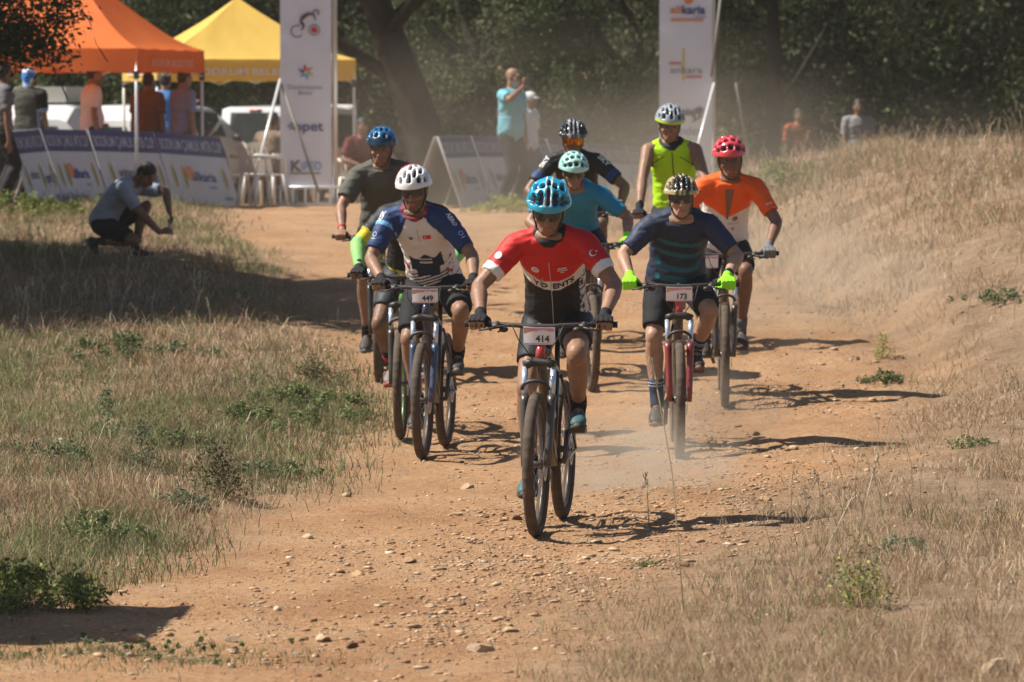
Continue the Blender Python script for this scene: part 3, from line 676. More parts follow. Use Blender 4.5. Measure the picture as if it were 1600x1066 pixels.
        flat_poly('plate_badge', [[(-.07, .02), (-.05, .02), (-.05, .036), (-.07, .036)]], mat('plate_yellow', (.75, .5, .12), .5), pl, c, ux, uy, .0025)
        flat_text('plate_small_text', '~~~~~~~~~', .006, mat('plate_white', (.8, .8, .8), .5), pl, c + uy * .03 + ux * .02, ux, uy, .01, None, .0025)
    # saddle, cranks
    obj('seatpost', G().tube([stop + Vector((0, .008, .02)), SADDLE + Vector((0, 0, -.04))], .0145, 12), BLACKP, b)
    g = G(); rings = []
    for y_, w_, h_ in ((-.14, .014, .012), (-.1, .022, .018), (-.03, .03, .022), (.05, .055, .026), (.1, .07, .026), (.13, .05, .016)):
        rings.append([SADDLE + Vector((w_ * math.cos(q), y_, -.012 + h_ * math.sin(q) * (.5 if math.sin(q) > 0 else 1))) for q in (2 * math.pi * k / 12 for k in range(12))])
    obj('saddle', g.loft(rings), BLACKP, b)
    a = p['crank']; pv = Vector((0, -math.cos(a), math.sin(a)))     # image-right crank direction
    obj('chainring', G().tube([BB + Vector((-.048, 0, 0)), BB + Vector((-.052, 0, 0))], .068, 28), STEEL, b)
    pedals = {}
    for s in (-1, 1):
        d = pv * s; e = BB + Vector((s * .072, 0, 0)) + d * CRK
        ca = obj('crank_arm', G().tube([BB + Vector((s * .05, 0, 0)), BB + Vector((s * .066, 0, 0)) + d * .03, e], [.016, .014, .012], 8), ALLOY, b)
        pc = e + Vector((s * .06, 0, 0)); obj('pedal', G().tube([e, pc], .008, 8).box(pc, (.042, .045, .010)), ALLOY, ca, smooth=False); pedals[s] = pc
    ch = []
    for s_ in (1, -1):
        ch.append(obj('chain', G().tube([BB + Vector((-.05, 0, s_ * .066)), Vector((-.045, WB, WR + s_ * .04))], .004, 5), STEEL, b))
    obj('derailleur', G().tube([Vector((-.07, WB + .01, WR - .03)), Vector((-.085, WB + .02, WR - .09)), Vector((-.06, WB - .02, WR - .16))], [.012, .016, .012], 8), BLACKP, b)
    if p.get('bottle'):
        dt = (BB - hb).normalized(); up = Vector((0, .62, .78)); c = hb.lerp(BB, .52) + up * .065
        obj('bottle', G().tube([c - dt * .1, c - dt * .08, c - dt * .055, c + dt * .09, c + dt * .1], [.015, .03, .037, .037, .033], 14), mat('bottle_' + p['id'], p['bottle'], .4), b)
        obj('bottle_cage', G().tube([c + up * -.04 - dt * .03, c + up * -.042 + dt * .09, c + dt * .105, c + up * .03 + dt * .06], .005, 6), BLACKP, b)
    return b, grips, pedals
# ================================================================== people (local: facing -Y, +X is the image-right side when facing the camera)
CLOTH = mat('cloth', attr='Col', rough=.8, spec=.25, bump=.25, bscale=55, var=.10, vscale=9)
LYCRA = mat('lycra', attr='Col', rough=.6, spec=.3, bump=.45, bscale=17, var=.08, vscale=7)
SKINM = mat('skin', attr='Col', rough=.5, spec=.35, bump=.25, bscale=45, var=.24, vscale=11)
SHELL = mat('helmet_shell', attr='Col', rough=.22, spec=.5, coat=.5)
LENS = mat('lens', (.012, .012, .014), .08, spec=.8)
STRAP = mat('strap', (.02, .02, .022), .7)
SHOEM = mat('shoe', attr='Col', rough=.6, spec=.35, dust=.16)
TAN, PALE, BROWN = (.275, .150, .094), (.37, .215, .145), (.20, .105, .066)
PROF_S = np.array([-.10, -.05, .0, .06, .13, .22, .32, .41, .47, .52, .555, .585])
PROF_A = np.array([.085, .140, .165, .166, .156, .150, .160, .172, .172, .150, .098, .066])
PROF_B = np.array([.065, .105, .120, .116, .108, .104, .112, .118, .108, .088, .070, .058])
class Spine:
    def __init__(s, P0, P2, bow, k=1.0):
        P0, P2 = Vector(P0), Vector(P2); T = (P2 - P0).normalized(); X = Vector((1, 0, 0)); X = (X - T * X.dot(T)).normalized(); F_ = X.cross(T)
        C = (P0 + P2) / 2 - F_ * bow * 2; s.X = X; s.k = k
        t = np.linspace(0, 1, 40)[:, None]; P = np.array(P0) * (1 - t) ** 2 + np.array(C) * 2 * t * (1 - t) + np.array(P2) * t ** 2
        t0 = P[1] - P[0]; t1 = P[-1] - P[-2]; ext0 = [P[0] - t0 * q for q in range(12, 0, -1)]; ext1 = [P[-1] + t1 * q for q in range(1, 6)]
        s.P = np.concatenate([ext0, P, ext1]); d = np.linalg.norm(np.diff(s.P, axis=0), axis=1); L = np.concatenate([[0], np.cumsum(d)]); s.S = L - L[12]
        Tn = np.gradient(s.P, axis=0); s.T = Tn / np.linalg.norm(Tn, axis=1)[:, None]; s.F = np.cross(np.array(X), s.T)
        s.len = s.S[51]
    def at(s, v):
        f = lambda A: Vector([float(np.interp(v, s.S, A[:, k])) for k in range(3)])
        return f(s.P), f(s.T).normalized(), f(s.F).normalized()
    def pt(s, u, v, n=0.0):
        p, t, f = s.at(v); return p + s.X * u + f * n
    def coords(s, V):
        D = ((V[:, None, :] - s.P[None]) ** 2).sum(2); i = D.argmin(1); d = V - s.P[i]
        return d @ np.array(s.X), s.S[i] + (d * s.T[i]).sum(1), (d * s.F[i]).sum(1)
def torso(g, sp, s0, s1, inf, belly=0.0, wide=1.0, n=20, step=.035, hem=0.0):
    rings = []; ss = np.linspace(s0, s1, max(4, int(round((s1 - s0) / step)) + 1)); k = sp.len / .56
    for v in ss:
        q = v / k; a = float(np.interp(q, PROF_S, PROF_A)) * wide + inf; b = float(np.interp(q, PROF_S, PROF_B)) * (.5 + .5 * wide) + inf
        if hem: h_ = hem * max(0, 1 - (v - s0) / .12); a += h_; b += h_
        p, t, f = sp.at(v); bl = belly * math.exp(-((q - .13) / .11) ** 2); ring = []
        for j in range(n):
            x, y = math.cos(2 * math.pi * j / n), math.sin(2 * math.pi * j / n); e = .88
            ring.append(p + sp.X * a * math.copysign(abs(x) ** e, x) + f * ((b + (bl if y > 0 else 0)) * math.copysign(abs(y) ** e, y)))
        rings.append(ring)
    return g.loft(rings)
def two_bone(a, c, l1, l2, hint):
    a, c = Vector(a), Vector(c); d = c - a; L = min(d.length, (l1 + l2) * .9985); u = d.normalized(); x = (l1 * l1 - l2 * l2 + L * L) / (2 * L); h = math.sqrt(max(l1 * l1 - x * x, 0))
    w = Vector(hint); w = (w - u * w.dot(u)).normalized(); return a + u * x + w * h
def hand_grip(gc, ax, s, wrist):
    """finger chains closed round a bar; ax points outward along the bar"""
    ax = ax.normalized(); f = Vector((0, -1, 0)); f = (f - ax * f.dot(ax)).normalized(); up = Vector((0, 0, 1)); up = (up - ax * up.dot(ax) - f * up.dot(f)).normalized()
    P = lambda o, th, r: gc + ax * o + (f * math.cos(R(th)) + up * math.sin(R(th))) * r
    ch = [[P(o, 108, .036 + k), P(o * 1.04, 28, .040 + k), P(o * 1.02, -38, .033), P(o, -95, .028)] for o, k in ((-.036, .0), (-.012, .003), (.012, .002), (.034, -.002))]
    th = [P(-.045, 150, .038), P(-.062, 200, .034), P(-.066, 262, .028), P(-.062, 310, .028)]
    return ch, th
def hand_free(w, d, nrm, s, curl=.5, size=1.0):
    """relaxed or holding hand; d towards the fingers, nrm out of the back of the hand, s = side towards the thumb"""
    d, nrm = Vector(d).normalized(), Vector(nrm); nrm = (nrm - d * nrm.dot(d)).normalized(); sd = d.cross(nrm) * s; ch = []
    for k, (o, L) in enumerate(((.030, .072), (.010, .080), (-.010, .075), (-.029, .060))):
        p = w + (d * .088 + sd * o) * size; c = [p]; a = 0.0
        for q, l in enumerate((.42, .33, .25)):
            a += curl * (.55, .8, .6)[q]; v = d * math.cos(a) - nrm * math.sin(a); p = p + v * L * l * size * 1.05; c.append(p)
        ch.append(c)
    th = [w + (d * .03 + sd * .03) * size, w + (d * .06 + sd * .052 - nrm * .012) * size, w + (d * .092 + sd * .058 - nrm * (.02 + .02 * curl)) * size]
    return ch, th
def add_hand(g, w, ch, th, inf=0.0, upto=9, palm=True):
    if palm:
        for c in ch: g.capsule(w, c[0], .017 + inf, .0125 + inf, 8)
        g.capsule(ch[0][0], ch[-1][0], .0125 + inf, .011 + inf, 8); m = (ch[1][0] + w) / 2; g.capsule(m, (ch[2][0] + w) / 2, .018 + inf, .018 + inf, 8)
        g.capsule(w, th[0], .016 + inf, .014 + inf, 8)
    for c in ch:
        for a, b, r in list(zip(c[:-1], c[1:], (.0098, .0090, .0082)))[:upto]: g.capsule(a, b, r + inf, r * .93 + inf, 7)
    for a, b in list(zip(th[:-1], th[1:]))[:upto]: g.capsule(a, b, .0115 + inf, .0098 + inf, 7)
def head_axes(yaw, pitch, roll=0.0):
    """columns: right, forward, up; pitch > 0 looks down"""
    M = Matrix.Rotation(yaw, 3, 'Z') @ Matrix.Rotation(pitch, 3, 'X') @ Matrix.Rotation(roll, 3, 'Y')
    return Matrix(((M @ Vector((1, 0, 0))), (M @ Vector((0, -1, 0))), (M @ Vector((0, 0, 1))))).transposed()
def head_shape(g, c, H, k=1.0):
    P = lambda x, y, z: c + H @ (Vector((x, y, z)) * k)
    E = lambda x, y, z, a, b, d: g.ell(P(x, y, z), (a * k, b * k, d * k), H)
    E(0, -.012, .035, .075, .096, .088); E(0, .022, -.01, .067, .074, .085); E(0, .035, -.062, .052, .056, .052); E(0, .062, -.098, .026, .026, .022)
    g.capsule(P(-.036, .082, .030), P(.036, .082, .030), .016 * k, .016 * k); g.capsule(P(0, .096, .018), P(0, .119, -.026), .0105 * k, .0150 * k); g.capsule(P(-.013, .103, -.032), P(.013, .103, -.032), .010 * k, .010 * k)
    for s in (-1, 1):
        E(s * .042, .062, -.022, .026, .028, .024); g.ell(P(s * .078, -.008, -.008), (.009 * k, .019 * k, .031 * k), H); g.capsule(P(s * .056, .0, -.05), P(s * .024, .07, -.092), .020 * k, .016 * k)
    g.capsule(P(-.020, .093, -.060), P(.020, .093, -.060), .010 * k, .010 * k); g.capsule(P(-.017, .092, -.072), P(.017, .092, -.072), .010 * k, .010 * k)
def helmet(parent, c, H, spec, k=1.0):
    """spec: base, second colour, kind, stripe"""
    nu, nv = 84, 40; Vv, Cc, Fv = [], [], []; rx, ry, rz = .116, .150, .126; o0 = Vector((0, -.012, .040))
    kind = spec['kind']; base, sec = np.array(spec['base']), np.array(spec.get('second', spec['base'])); dark = np.array((.012, .012, .013))
    VENT = {'road': [(0, 42, 4.2, 19), (0, 80, 4, 9), (21, 38, 6, 16), (-21, 38, 6, 16), (17, 72, 5, 7), (-17, 72, 5, 7), (43, 36, 6, 15), (-43, 36, 6, 15), (38, 80, 5, 14), (-38, 80, 5, 14), (62, 40, 5, 14), (-62, 40, 5, 14)],
            'mtb': [(0, 33, 7, 8), (26, 31, 6.5, 8), (-26, 31, 6.5, 8), (50, 30, 6, 8), (-50, 30, 6, 8), (13, 60, 6, 6), (-13, 60, 6, 6), (36, 58, 5.5, 7), (-36, 58, 5.5, 7), (0, 86, 6, 6), (24, 84, 5, 7), (-24, 84, 5, 7), (60, 60, 4, 9), (-60, 60, 4, 9)],
            'drop': [(0, 34, 4.2, 12), (0, 76, 3.6, 11), (17, 52, 3.6, 13), (-17, 52, 3.6, 13), (32, 32, 4.6, 10), (-32, 32, 4.6, 10), (34, 68, 3.6, 12), (-34, 68, 3.6, 12), (54, 40, 4, 12), (-54, 40, 4, 12), (15, 94, 3.2, 9), (-15, 94, 3.2, 9)],
            'rib': [(9, 44, 4.2, 22), (-9, 44, 4.2, 22), (27, 42, 4.6, 21), (-27, 42, 4.6, 21), (45, 40, 4.6, 18), (-45, 40, 4.6, 18), (62, 40, 4, 14), (-62, 40, 4, 14), (0, 84, 4, 10), (20, 88, 4, 12), (-20, 88, 4, 12)],
            'visor': [(15, 44, 5, 8), (-15, 44, 5, 8), (0, 72, 4, 9), (38, 46, 5, 9), (-38, 46, 5, 9), (20, 76, 4, 9), (-20, 76, 4, 9), (58, 40, 4, 9), (-58, 40, 4, 9)]}[kind]
    for i in range(nu):
        az = 2 * math.pi * i / nu
        lo = -4 + 9 * math.cos(az) - 6 * math.cos(2 * az) * .5
        for j in range(nv + 1):
            el = R(lo + (89.5 - lo) * j / nv); d = Vector((math.cos(el) * math.sin(az), math.cos(el) * math.cos(az), math.sin(el)))
            al = math.degrees(math.asin(max(-1, min(1, d.x)))); be = math.degrees(math.atan2(d.z, d.y)); dep = 0.0
            for va, vb, ha, hb in VENT:
                ha, hb = ha * 1.3, hb * 1.2; ha2 = ha * (1.15 - .5 * (be - vb) / hb * (1 if kind in ('road', 'drop') else 0) * .5); q = (abs((al - va) / ha2) ** 2.6 + abs((be - vb) / hb) ** 2.6)
                dep = max(dep, min(1, max(0, (1.15 - q) / .3)))
            for va, vb, ha, hb in VENT:        # the back mirrors the front
                q = (abs((al - va) / ha) ** 2.6 + abs((180 - be - vb + 10) / hb) ** 2.6) if be > 112 else 9
                dep = max(dep, min(1, max(0, (1.25 - q) / .5)))
            rib = 1 + .018 * math.cos(R(al) * 8) * max(0, math.sin(R(be))) if kind in ('rib', 'road') else 1.0
            r = rib * (1 - .19 * dep); p = o0 + Vector((d.x * rx * r, d.y * ry * r, d.z * rz * r))
            if el < R(lo + 6): p = p + Vector((0, 0, -.004))
            col = base.copy()
            if kind == 'road' and 5.0 < abs(al) < 8.5 and be > 16: col = sec
            if kind == 'rib' and (abs(abs(al) - 18) < 7 or abs(al) < 3): col = sec
            if kind == 'visor' and be < 34: col = sec
            if kind == 'mtb' and spec.get('rim') and el < R(lo + 9): col = np.array(spec['rim'])
            if spec.get('rim') and kind != 'mtb' and el < R(lo + 7): col = np.array(spec['rim'])
            Cc.append(col * (1 - dep) + dark * dep if dep < 1 else dark); Vv.append(c + H @ (p * k))
            if j < nv: a = i * (nv + 1) + j; b = ((i + 1) % nu) * (nv + 1) + j; Fv.append((a, b, b + 1, a + 1))
    n0 = len(Vv)
    for i in range(nu):
        az = 2 * math.pi * i / nu; lo = R(-4 + 9 * math.cos(az) - 3 * math.cos(2 * az)); p = o0 + Vector((math.cos(lo) * math.sin(az) * rx * .80, math.cos(lo) * math.cos(az) * ry * .82, math.sin(lo) * rz + .006))
        Vv.append(c + H @ (p * k)); Cc.append(dark); a = i * (nv + 1); b = ((i + 1) % nu) * (nv + 1); Fv.append((b, a, n0 + i, n0 + (i + 1) % nu))
    me = G().add(Vv, Fv).mesh('helmet'); set_attr(me, 'Col', np.array(Cc)); h = link('helmet', me, SHELL, parent)
    P = lambda x, y, z: c + H @ (Vector((x, y, z)) * k); g = G()
    for s in (-1, 1): g.tube([P(s * .078, .035, .035), P(s * .074, .028, -.03), P(s * .056, .045, -.085), P(s * .02, .055, -.119), P(0, .056, -.122)], .0042, 6); g.tube([P(s * .078, -.06, .01), P(s * .074, .02, -.045)], .004, 6)
    obj('chin_strap', g, STRAP, h); return h
def glasses(parent, c, H, m, k=1.0):
    P = lambda x, y, z: c + H @ (Vector((x, y, z)) * k); Vv, Fv = [], []; n = 26
    for i in range(n + 1):
        t = -1 + 2 * i / n; a = t * R(66); x, y = .078 * math.sin(a), .030 + .082 * math.cos(a); lowr = -.018 + .020 * math.exp(-(t / .16) ** 2) + .012 * t ** 4; top = .034 + .002 * t * t
        for q in (0, .5, 1): Vv.append(P(x, y + (.004 if q == .5 else 0), lowr + (top - lowr) * q))
        if i < n:
            for q in range(2): a0 = i * 3 + q; Fv.append((a0, a0 + 3, a0 + 4, a0 + 1))
    g = G().add(Vv, Fv); o = obj('sunglasses', g, m, parent); g = G()
    for s in (-1, 1): g.tube([P(s * .073, .062, .024), P(s * .080, .02, .022), P(s * .080, -.02, .012)], .003, 6)
    g.tube([P(.078 * math.sin(R(66) * t), .031 + .082 * math.cos(R(66) * t), .035) for t in np.linspace(-1, 1, 15)], .0028, 6)
    obj('glasses_frame', g, STRAP, o); return o
def shoe(parent, ball, fwd, pitch, col, sole, k=1.0):
    """ball of the foot at the sole; fwd horizontal toe direction; pitch > 0 drops the toe"""
    f = Vector(fwd).normalized(); sd = Vector((0, 0, 1)).cross(f); M = Matrix((sd, f, Vector((0, 0, 1)))).transposed(); M = M @ Matrix.Rotation(-pitch, 3, 'X')
    P = lambda x, y, z: Vector(ball) + M @ (Vector((x, y, z)) * k)
    SEC = [(-.172, .018, .022, .070), (-.160, .031, .004, .096), (-.125, .035, 0, .108), (-.085, .036, 0, .104), (-.045, .038, 0, .086), (0, .045, 0, .068), (.045, .045, 0, .054), (.080, .037, .003, .045), (.100, .020, .012, .034)]
    def ring(y, w, z0, z1): return [P(w * math.copysign(abs(math.cos(a)) ** .75, math.cos(a)) * (1 if math.sin(a) < .2 else .86), y, (z0 + z1) / 2 + (z1 - z0) / 2 * math.copysign(abs(math.sin(a)) ** .8, math.sin(a))) for a in (2 * math.pi * q / 14 for q in range(14))]
    me = G().loft([ring(*s_) for s_ in SEC]).mesh('shoe'); set_attr(me, 'Col', np.tile(col, (len(me.vertices), 1))); o = link('shoe', me, SHOEM, parent)
    me = G().loft([ring(y * 1.02, w + .003, -.012, .016 + (.012 if abs(y) > .09 else 0)) for y, w, a_, b_ in SEC]).mesh('sole'); set_attr(me, 'Col', np.tile(sole, (len(me.vertices), 1))); link('sole', me, SHOEM, o)
    g = G()
    for q in range(4): y = -.055 + q * .022; z = .094 - q * .012; g.tube([P(-.026, y, z - .016), P(0, y, z + .004), P(.026, y, z - .016)], .0035, 5)
    obj('laces', g, mat('lace', (.25, .25, .25), .8, dust=.3), o); return P(0, -.105, .10)
def folds(me, amp, sx, sy, sz, seed):
    V = verts_np(me); N = np.empty(len(V) * 3, np.float32); me.vertices.foreach_get('normal', N); N = N.reshape(-1, 3); d = np.empty(len(V)); sd = Vector((seed * 3.1, seed * 1.7, seed * .9))
    for i, p in enumerate(V): q = Vector((p[0] * sx, p[1] * sy, p[2] * sz)) + sd; d[i] = noise.noise(q) + .5 * noise.noise(q * 2.3)
    V = V + N * (d * amp)[:, None]; me.vertices.foreach_set('co', V.astype(np.float32).ravel()); me.update()
def build_person(label, J, st, M, group, voxel=.008, seed=0):
    """J: joints; st: clothing and looks"""
    root = thing('person', label, 'person', group=group); root.matrix_world = M; sp = J['spine']; kk = J.get('k', 1.0); X = Vector((1, 0, 0)); bl = st.get('belly', .015); wd_ = st.get('wide', 1.0)
    hc, H = J['head'], J['H']; skin = np.array(st.get('skin', TAN)); nb = sp.pt(0, sp.len * .97)
    # ---- body
    g = G(); torso(g, sp, -.095, sp.len + .02, -.004, bl, wd_); g.capsule(sp.pt(0, sp.len * .93, -.01), hc + H @ Vector((0, -.02, -.055)), .062 * kk, .057 * kk, 12); head_shape(g, hc, H, kk)
    arm_r, sh, el, wr = J.get('arm_r', 1.0), J['sh'], J['el'], J['wr']
    for s in (-1, 1):
        g.capsule(sp.pt(s * .05, sp.len * .93, -.01), sh[s], .050, .060 * arm_r); g.capsule(sh[s], sh[s].lerp(el[s], .5), .060 * arm_r, .051 * arm_r); g.capsule(sh[s].lerp(el[s], .5), el[s], .051 * arm_r, .041 * arm_r)
        g.tube([el[s].lerp(wr[s], -.06), el[s].lerp(wr[s], .06), el[s].lerp(wr[s], .28), el[s].lerp(wr[s], .65), el[s].lerp(wr[s], 1.03)], [q * arm_r for q in (.034, .042, .045, .035, .0275)], 12)
        add_hand(g, wr[s], *J['hand'][s]); hp, kn, an = J['hip'][s], J['kn'][s], J['an'][s]
        g.capsule(hp, hp.lerp(kn, .45), .090 * wd_, .079); g.capsule(hp.lerp(kn, .45), kn, .079, .055); d = (an - kn).normalized(); bk = Vector((0, 1, 0)) if not st.get('calf') else Vector(st['calf']); bk = (bk - d * bk.dot(d))
        g.ell(kn + Vector((0, -.008, .005)), (.052, .050, .060)); g.tube([kn - d * .02, kn + d * .03, kn.lerp(an, .28) + bk * .020, kn.lerp(an, .52) + bk * .012, kn.lerp(an, .8), kn.lerp(an, 1.02)], [.045, .053, .061, .051, .039, .037], 12)
        g.capsule(an, J['ball'][s] + Vector((0, 0, .03)), .034, .026)
    me = fuse(g, voxel, 3, .45); V = verts_np(me); C = np.tile(skin, (len(V), 1)); L = (V - np.array(hc)) @ np.array(H) / kk
    hd = np.abs(L).max(1) < .17
    def put(sel, c, a): C[sel] = C[sel] * (1 - a) + np.array(c) * a
    put(hd & (np.abs(L[:, 0]) < .026) & (np.abs(L[:, 2] + .066) < .0115) & (L[:, 1] > .08), (.30, .10, .08), .7)
    if st.get('beard'): put(hd & (L[:, 2] < -.040) & (L[:, 1] > .005) & ~((np.abs(L[:, 0]) < .022) & (np.abs(L[:, 2] + .066) < .011)), st['beard'], st.get('beard_a', .6))
    if st.get('helmet'): C = C + (np.array((.33, .225, .145)) - C) * (np.clip((.62 - V[:, 2]) / .4, 0, 1) * .24 * (.5 + vnoise(V[:, 0] * 30 + V[:, 1] * 25, V[:, 2] * 22, 4)))[:, None]
    put(hd & (np.abs(L[:, 2] - .043) < .008) & (np.abs(np.abs(L[:, 0]) - .032) < .02) & (L[:, 1] > .07), st.get('hair') or (.03, .022, .018), .8)
    for s in (-1, 1):
        if st.get('sleeve_skin'): pass
    set_attr(me, 'Col', C * (1 + RNG.normal(0, .02, (len(C), 1)))); link('body', me, SKINM, root)
    # ---- eyes, hair, headgear
    P = lambda x, y, z: hc + H @ (Vector((x, y, z)) * kk)
    if not st.get('glasses') and st.get('eyes', True):
        for s in (-1, 1):
            e = obj('eye', G().ell(P(s * .031, .088, .014), (.0145 * kk, .011 * kk, .0095 * kk), H), mat('eye_shaded', (.14, .12, .11), .35), root); obj('iris', G().ell(P(s * .031, .0975, .014), (.006, .003, .006), H), mat('iris', (.03, .018, .012), .2), e)  # eye whites darkened, the shade on the eyes is put into their colour
    if st.get('hair') is not None and not st.get('helmet') and not st.get('bald'):
        g = G(); E = lambda x, y, z, a, b, d: g.ell(P(x, y, z), (a * kk, b * kk, d * kk), H); E(0, -.018, .047, .080, .098, .086); E(0, -.040, .005, .079, .074, .085)
        for s in (-1, 1): E(s * .066, -.01, .03, .016, .03, .035)
        me = fuse(g, .009, 2); folds(me, .006, 40, 40, 40, seed); obj_h = link('hair', me, mat('hair_%d' % int(st['hair'][0] * 1000), st['hair'], .6, bump=.6, bscale=90), root)
    if st.get('helmet'): helmet(root, hc, H, st['helmet'], kk)
    if st.get('glasses'): glasses(root, hc, H, st['glasses'] if st['glasses'] is not True else LENS, kk)
    if st.get('headwear'): st['headwear'](root, P, H, kk)
    # ---- shirt
    out = {'root': root, 'sp': sp, 'J': J}; loose = st.get('loose', .011); g = G(); s0 = st.get('hem', -.055); torso(g, sp, s0, sp.len * 1.005, loose, bl, wd_, hem=st.get('flare', 0.0))
    fr = st.get('sleeve', .7)
    for s in (-1, 1):
        if fr <= 0:
            g.capsule(sp.pt(s * .06, sp.len * .93, -.005), sp.pt(s * .130, sp.len * .875, .0), .066, .068); continue
        g.capsule(sp.pt(s * .05, sp.len * .94, -.01), sh[s], .058 + loose * .3, .068 * arm_r + loose * .4); a, b = sh[s], sh[s].lerp(el[s], min(fr, .98)); e1 = (.066 - .022 * min(fr, 1)) * arm_r + loose * .55 + st.get('cuff', .004)
        g.tube([a.lerp(b, -.1), a, a.lerp(b, .5), b], [.060 * arm_r, .066 * arm_r + loose * .6, (.066 * arm_r + loose * .6 + e1) / 2, e1], 16)
        if fr > 1: c = el[s].lerp(wr[s], min(fr - 1, .97)); g.tube([el[s].lerp(wr[s], -.05), el[s], el[s].lerp(wr[s], .3), c], [.045 + loose * .3, .048 + loose * .4, .048 + loose * .4, .034 + loose * .3], 14)
    if st.get('collar', .0): g.tube([sp.pt(0, sp.len * .90, 0), nb.lerp(hc, .12 + st['collar'])], [.080, .070], 16)
    me = fuse(g, max(voxel * .95, .007), 4, .5); folds(me, st.get('fold', .0075), 8, 8, 19, seed + 1); V = verts_np(me); u, v, n = sp.coords(V); at, asd = np.full(len(V), -1.0), np.zeros(len(V))
    for s in (-1, 1):
        A, B = np.array(sh[s]), np.array(el[s]); d = B - A; Ln = np.linalg.norm(d); t = ((V - A) @ d) / Ln; dist = np.linalg.norm(V - A - np.outer(t, d / Ln), axis=1)
        m = (dist < .105) & (t > -.03) & (u * s > st.get('arm_u', .150) * wd_ - .18 * np.clip(t - .05, 0, .3)) & ((u * s > .175 * wd_ + loose) | (v > sp.len * .62) | (t > .12)) & (dist < .088 + loose); at[m] = t[m] / Ln; asd[m] = s
    C = st['shirt'](u, v / sp.len, n, at, asd) if callable(st['shirt']) else np.tile(st['shirt'], (len(V), 1)); set_attr(me, 'Col', C)
    sh_o = link(st.get('shirt_name', 'jersey'), me, LYCRA if st.get('lycra', True) else CLOTH, root); out['shirt'] = sh_o; out['bvh'] = BVHTree.FromPolygons([tuple(p) for p in verts_np(me)], [tuple(p.vertices) for p in me.polygons])
    # ---- shorts or trousers
    g = G(); lt = st.get('legs', .72); lo = st.get('leg_loose', .008); torso(g, sp, -.105, .10, loose * .6 if s0 < .1 else loose + .004, bl * .7, wd_)
    g.capsule(J['hip'][-1], J['hip'][1], .095, .095)
    for s in (-1, 1):
        hp, kn, an = J['hip'][s], J['kn'][s], J['an'][s]; f1 = min(lt, 1.0); e = hp.lerp(kn, f1); r1 = .090 + (.058 - .090) * f1 + .006 + lo + st.get('leg_flare', 0)
        g.capsule(hp, hp.lerp(kn, .3), .096 * wd_ + lo * .5, .090 + lo * .6); g.tube([hp, hp.lerp(kn, min(.4, f1 * .6)), e], [.092 + lo, .086 + lo, r1], 18)
        if lt > 1: d = (an - kn); e2 = kn.lerp(an, min(lt - 1, .98)); g.ell(kn, (.062 + lo,) * 3); g.tube([kn, kn.lerp(an, .3), e2], [.062 + lo, .066 + lo, .050 + lo], 16)
    me = fuse(g, max(voxel, .009), 4, .5); folds(me, st.get('leg_fold', .004), 9, 9, 12, seed + 2); C = st['shorts'](verts_np(me), J) if callable(st['shorts']) else np.tile(st['shorts'], (len(me.vertices), 1))
    set_attr(me, 'Col', C); out['shorts'] = link('shorts' if lt < 1.05 else 'trousers', me, LYCRA if lt < 1.05 and lo < .012 else CLOTH, root)
    # ---- socks, gloves, arm warmers
    if st.get('sock'):
        for s in (-1, 1):
            kn, an = J['kn'][s], J['an'][s]; h = st.get('sock_h', .28); d = (an - kn).normalized(); pts = [kn.lerp(an, 1 - h), kn.lerp(an, 1 - h * .5), an, J['ball'][s].lerp(an, .5) + Vector((0, 0, .02))]
            rr = [float(np.interp(1 - h, [.2, .5, .8, 1], [.066, .056, .044, .042])), float(np.interp(1 - h * .5, [.2, .5, .8, 1], [.066, .056, .045, .043])), .043, .038]
            me = G().tube(pts, rr, 16).mesh('sock'); set_attr(me, 'Col', np.tile(st['sock'], (len(me.vertices), 1))); so_ = link('sock', me, CLOTH, root)
            if st.get('sock_band'):
                for q, w in ((.12, .05), (.26, .04)) if st.get('sock_two') else ((.3, .22),): a = pts[0].lerp(pts[2], q); b = pts[0].lerp(pts[2], q + w); r_ = rr[0] + (rr[2] - rr[0]) * q + .0015; me = G().tube([a, b], [r_, r_ - .001], 16).mesh('sock_band'); set_attr(me, 'Col', np.tile(st['sock_band'], (len(me.vertices), 1))); link('sock_band', me, CLOTH, so_)
    if st.get('glove') is not None:
        for s in (-1, 1):
            g = G(); add_hand(g, wr[s], *J['hand'][s], inf=.0035, upto=st.get('glove_fingers', 1)); g.tube([wr[s].lerp(el[s], .16), wr[s], wr[s].lerp(J['hand'][s][0][1][0], .3)], [.033, .031, .026], 12)
            me = fuse(g, .0065, 2, .4); V = verts_np(me); set_attr(me, 'Col', np.tile(st['glove'], (len(V), 1))); link('glove', me, CLOTH, root)
    if st.get('warmer') is not None:
        for s in (-1, 1):
            a0 = sh[s].lerp(el[s], .62); me = fuse(G().tube([a0, el[s]], [.054, .049], 16).tube([el[s].lerp(wr[s], -.05), el[s].lerp(wr[s], .28), el[s].lerp(wr[s], .93)], [.048, .050, .034], 16).ell(el[s], (.050,) * 3), .009, 3)
            V = verts_np(me); A, B = np.array(sh[s]), np.array(el[s]); t = ((V - A) @ (B - A)) / ((B - A) @ (B - A)); set_attr(me, 'Col', np.where((t < .86)[:, None] & (np.linalg.norm(V - np.array(wr[s]), axis=1) > .24)[:, None], np.array((.62, .50, .02)), np.array(st['warmer']))); link('arm_warmer', me, LYCRA, root)
    if st.get('watch'):
        s = st['watch']; c = wr[s].lerp(el[s], .17); ax = (el[s] - wr[s]).normalized(); w_ = obj('watch', G().tube([c - ax * .011, c + ax * .011], .0335, 16), STRAP, root); obj('watch_face', G().ell(c + Vector((0, -.012, .032)), (.018, .018, .008)), mat('watch_face', (.05, .05, .055), .2), w_)
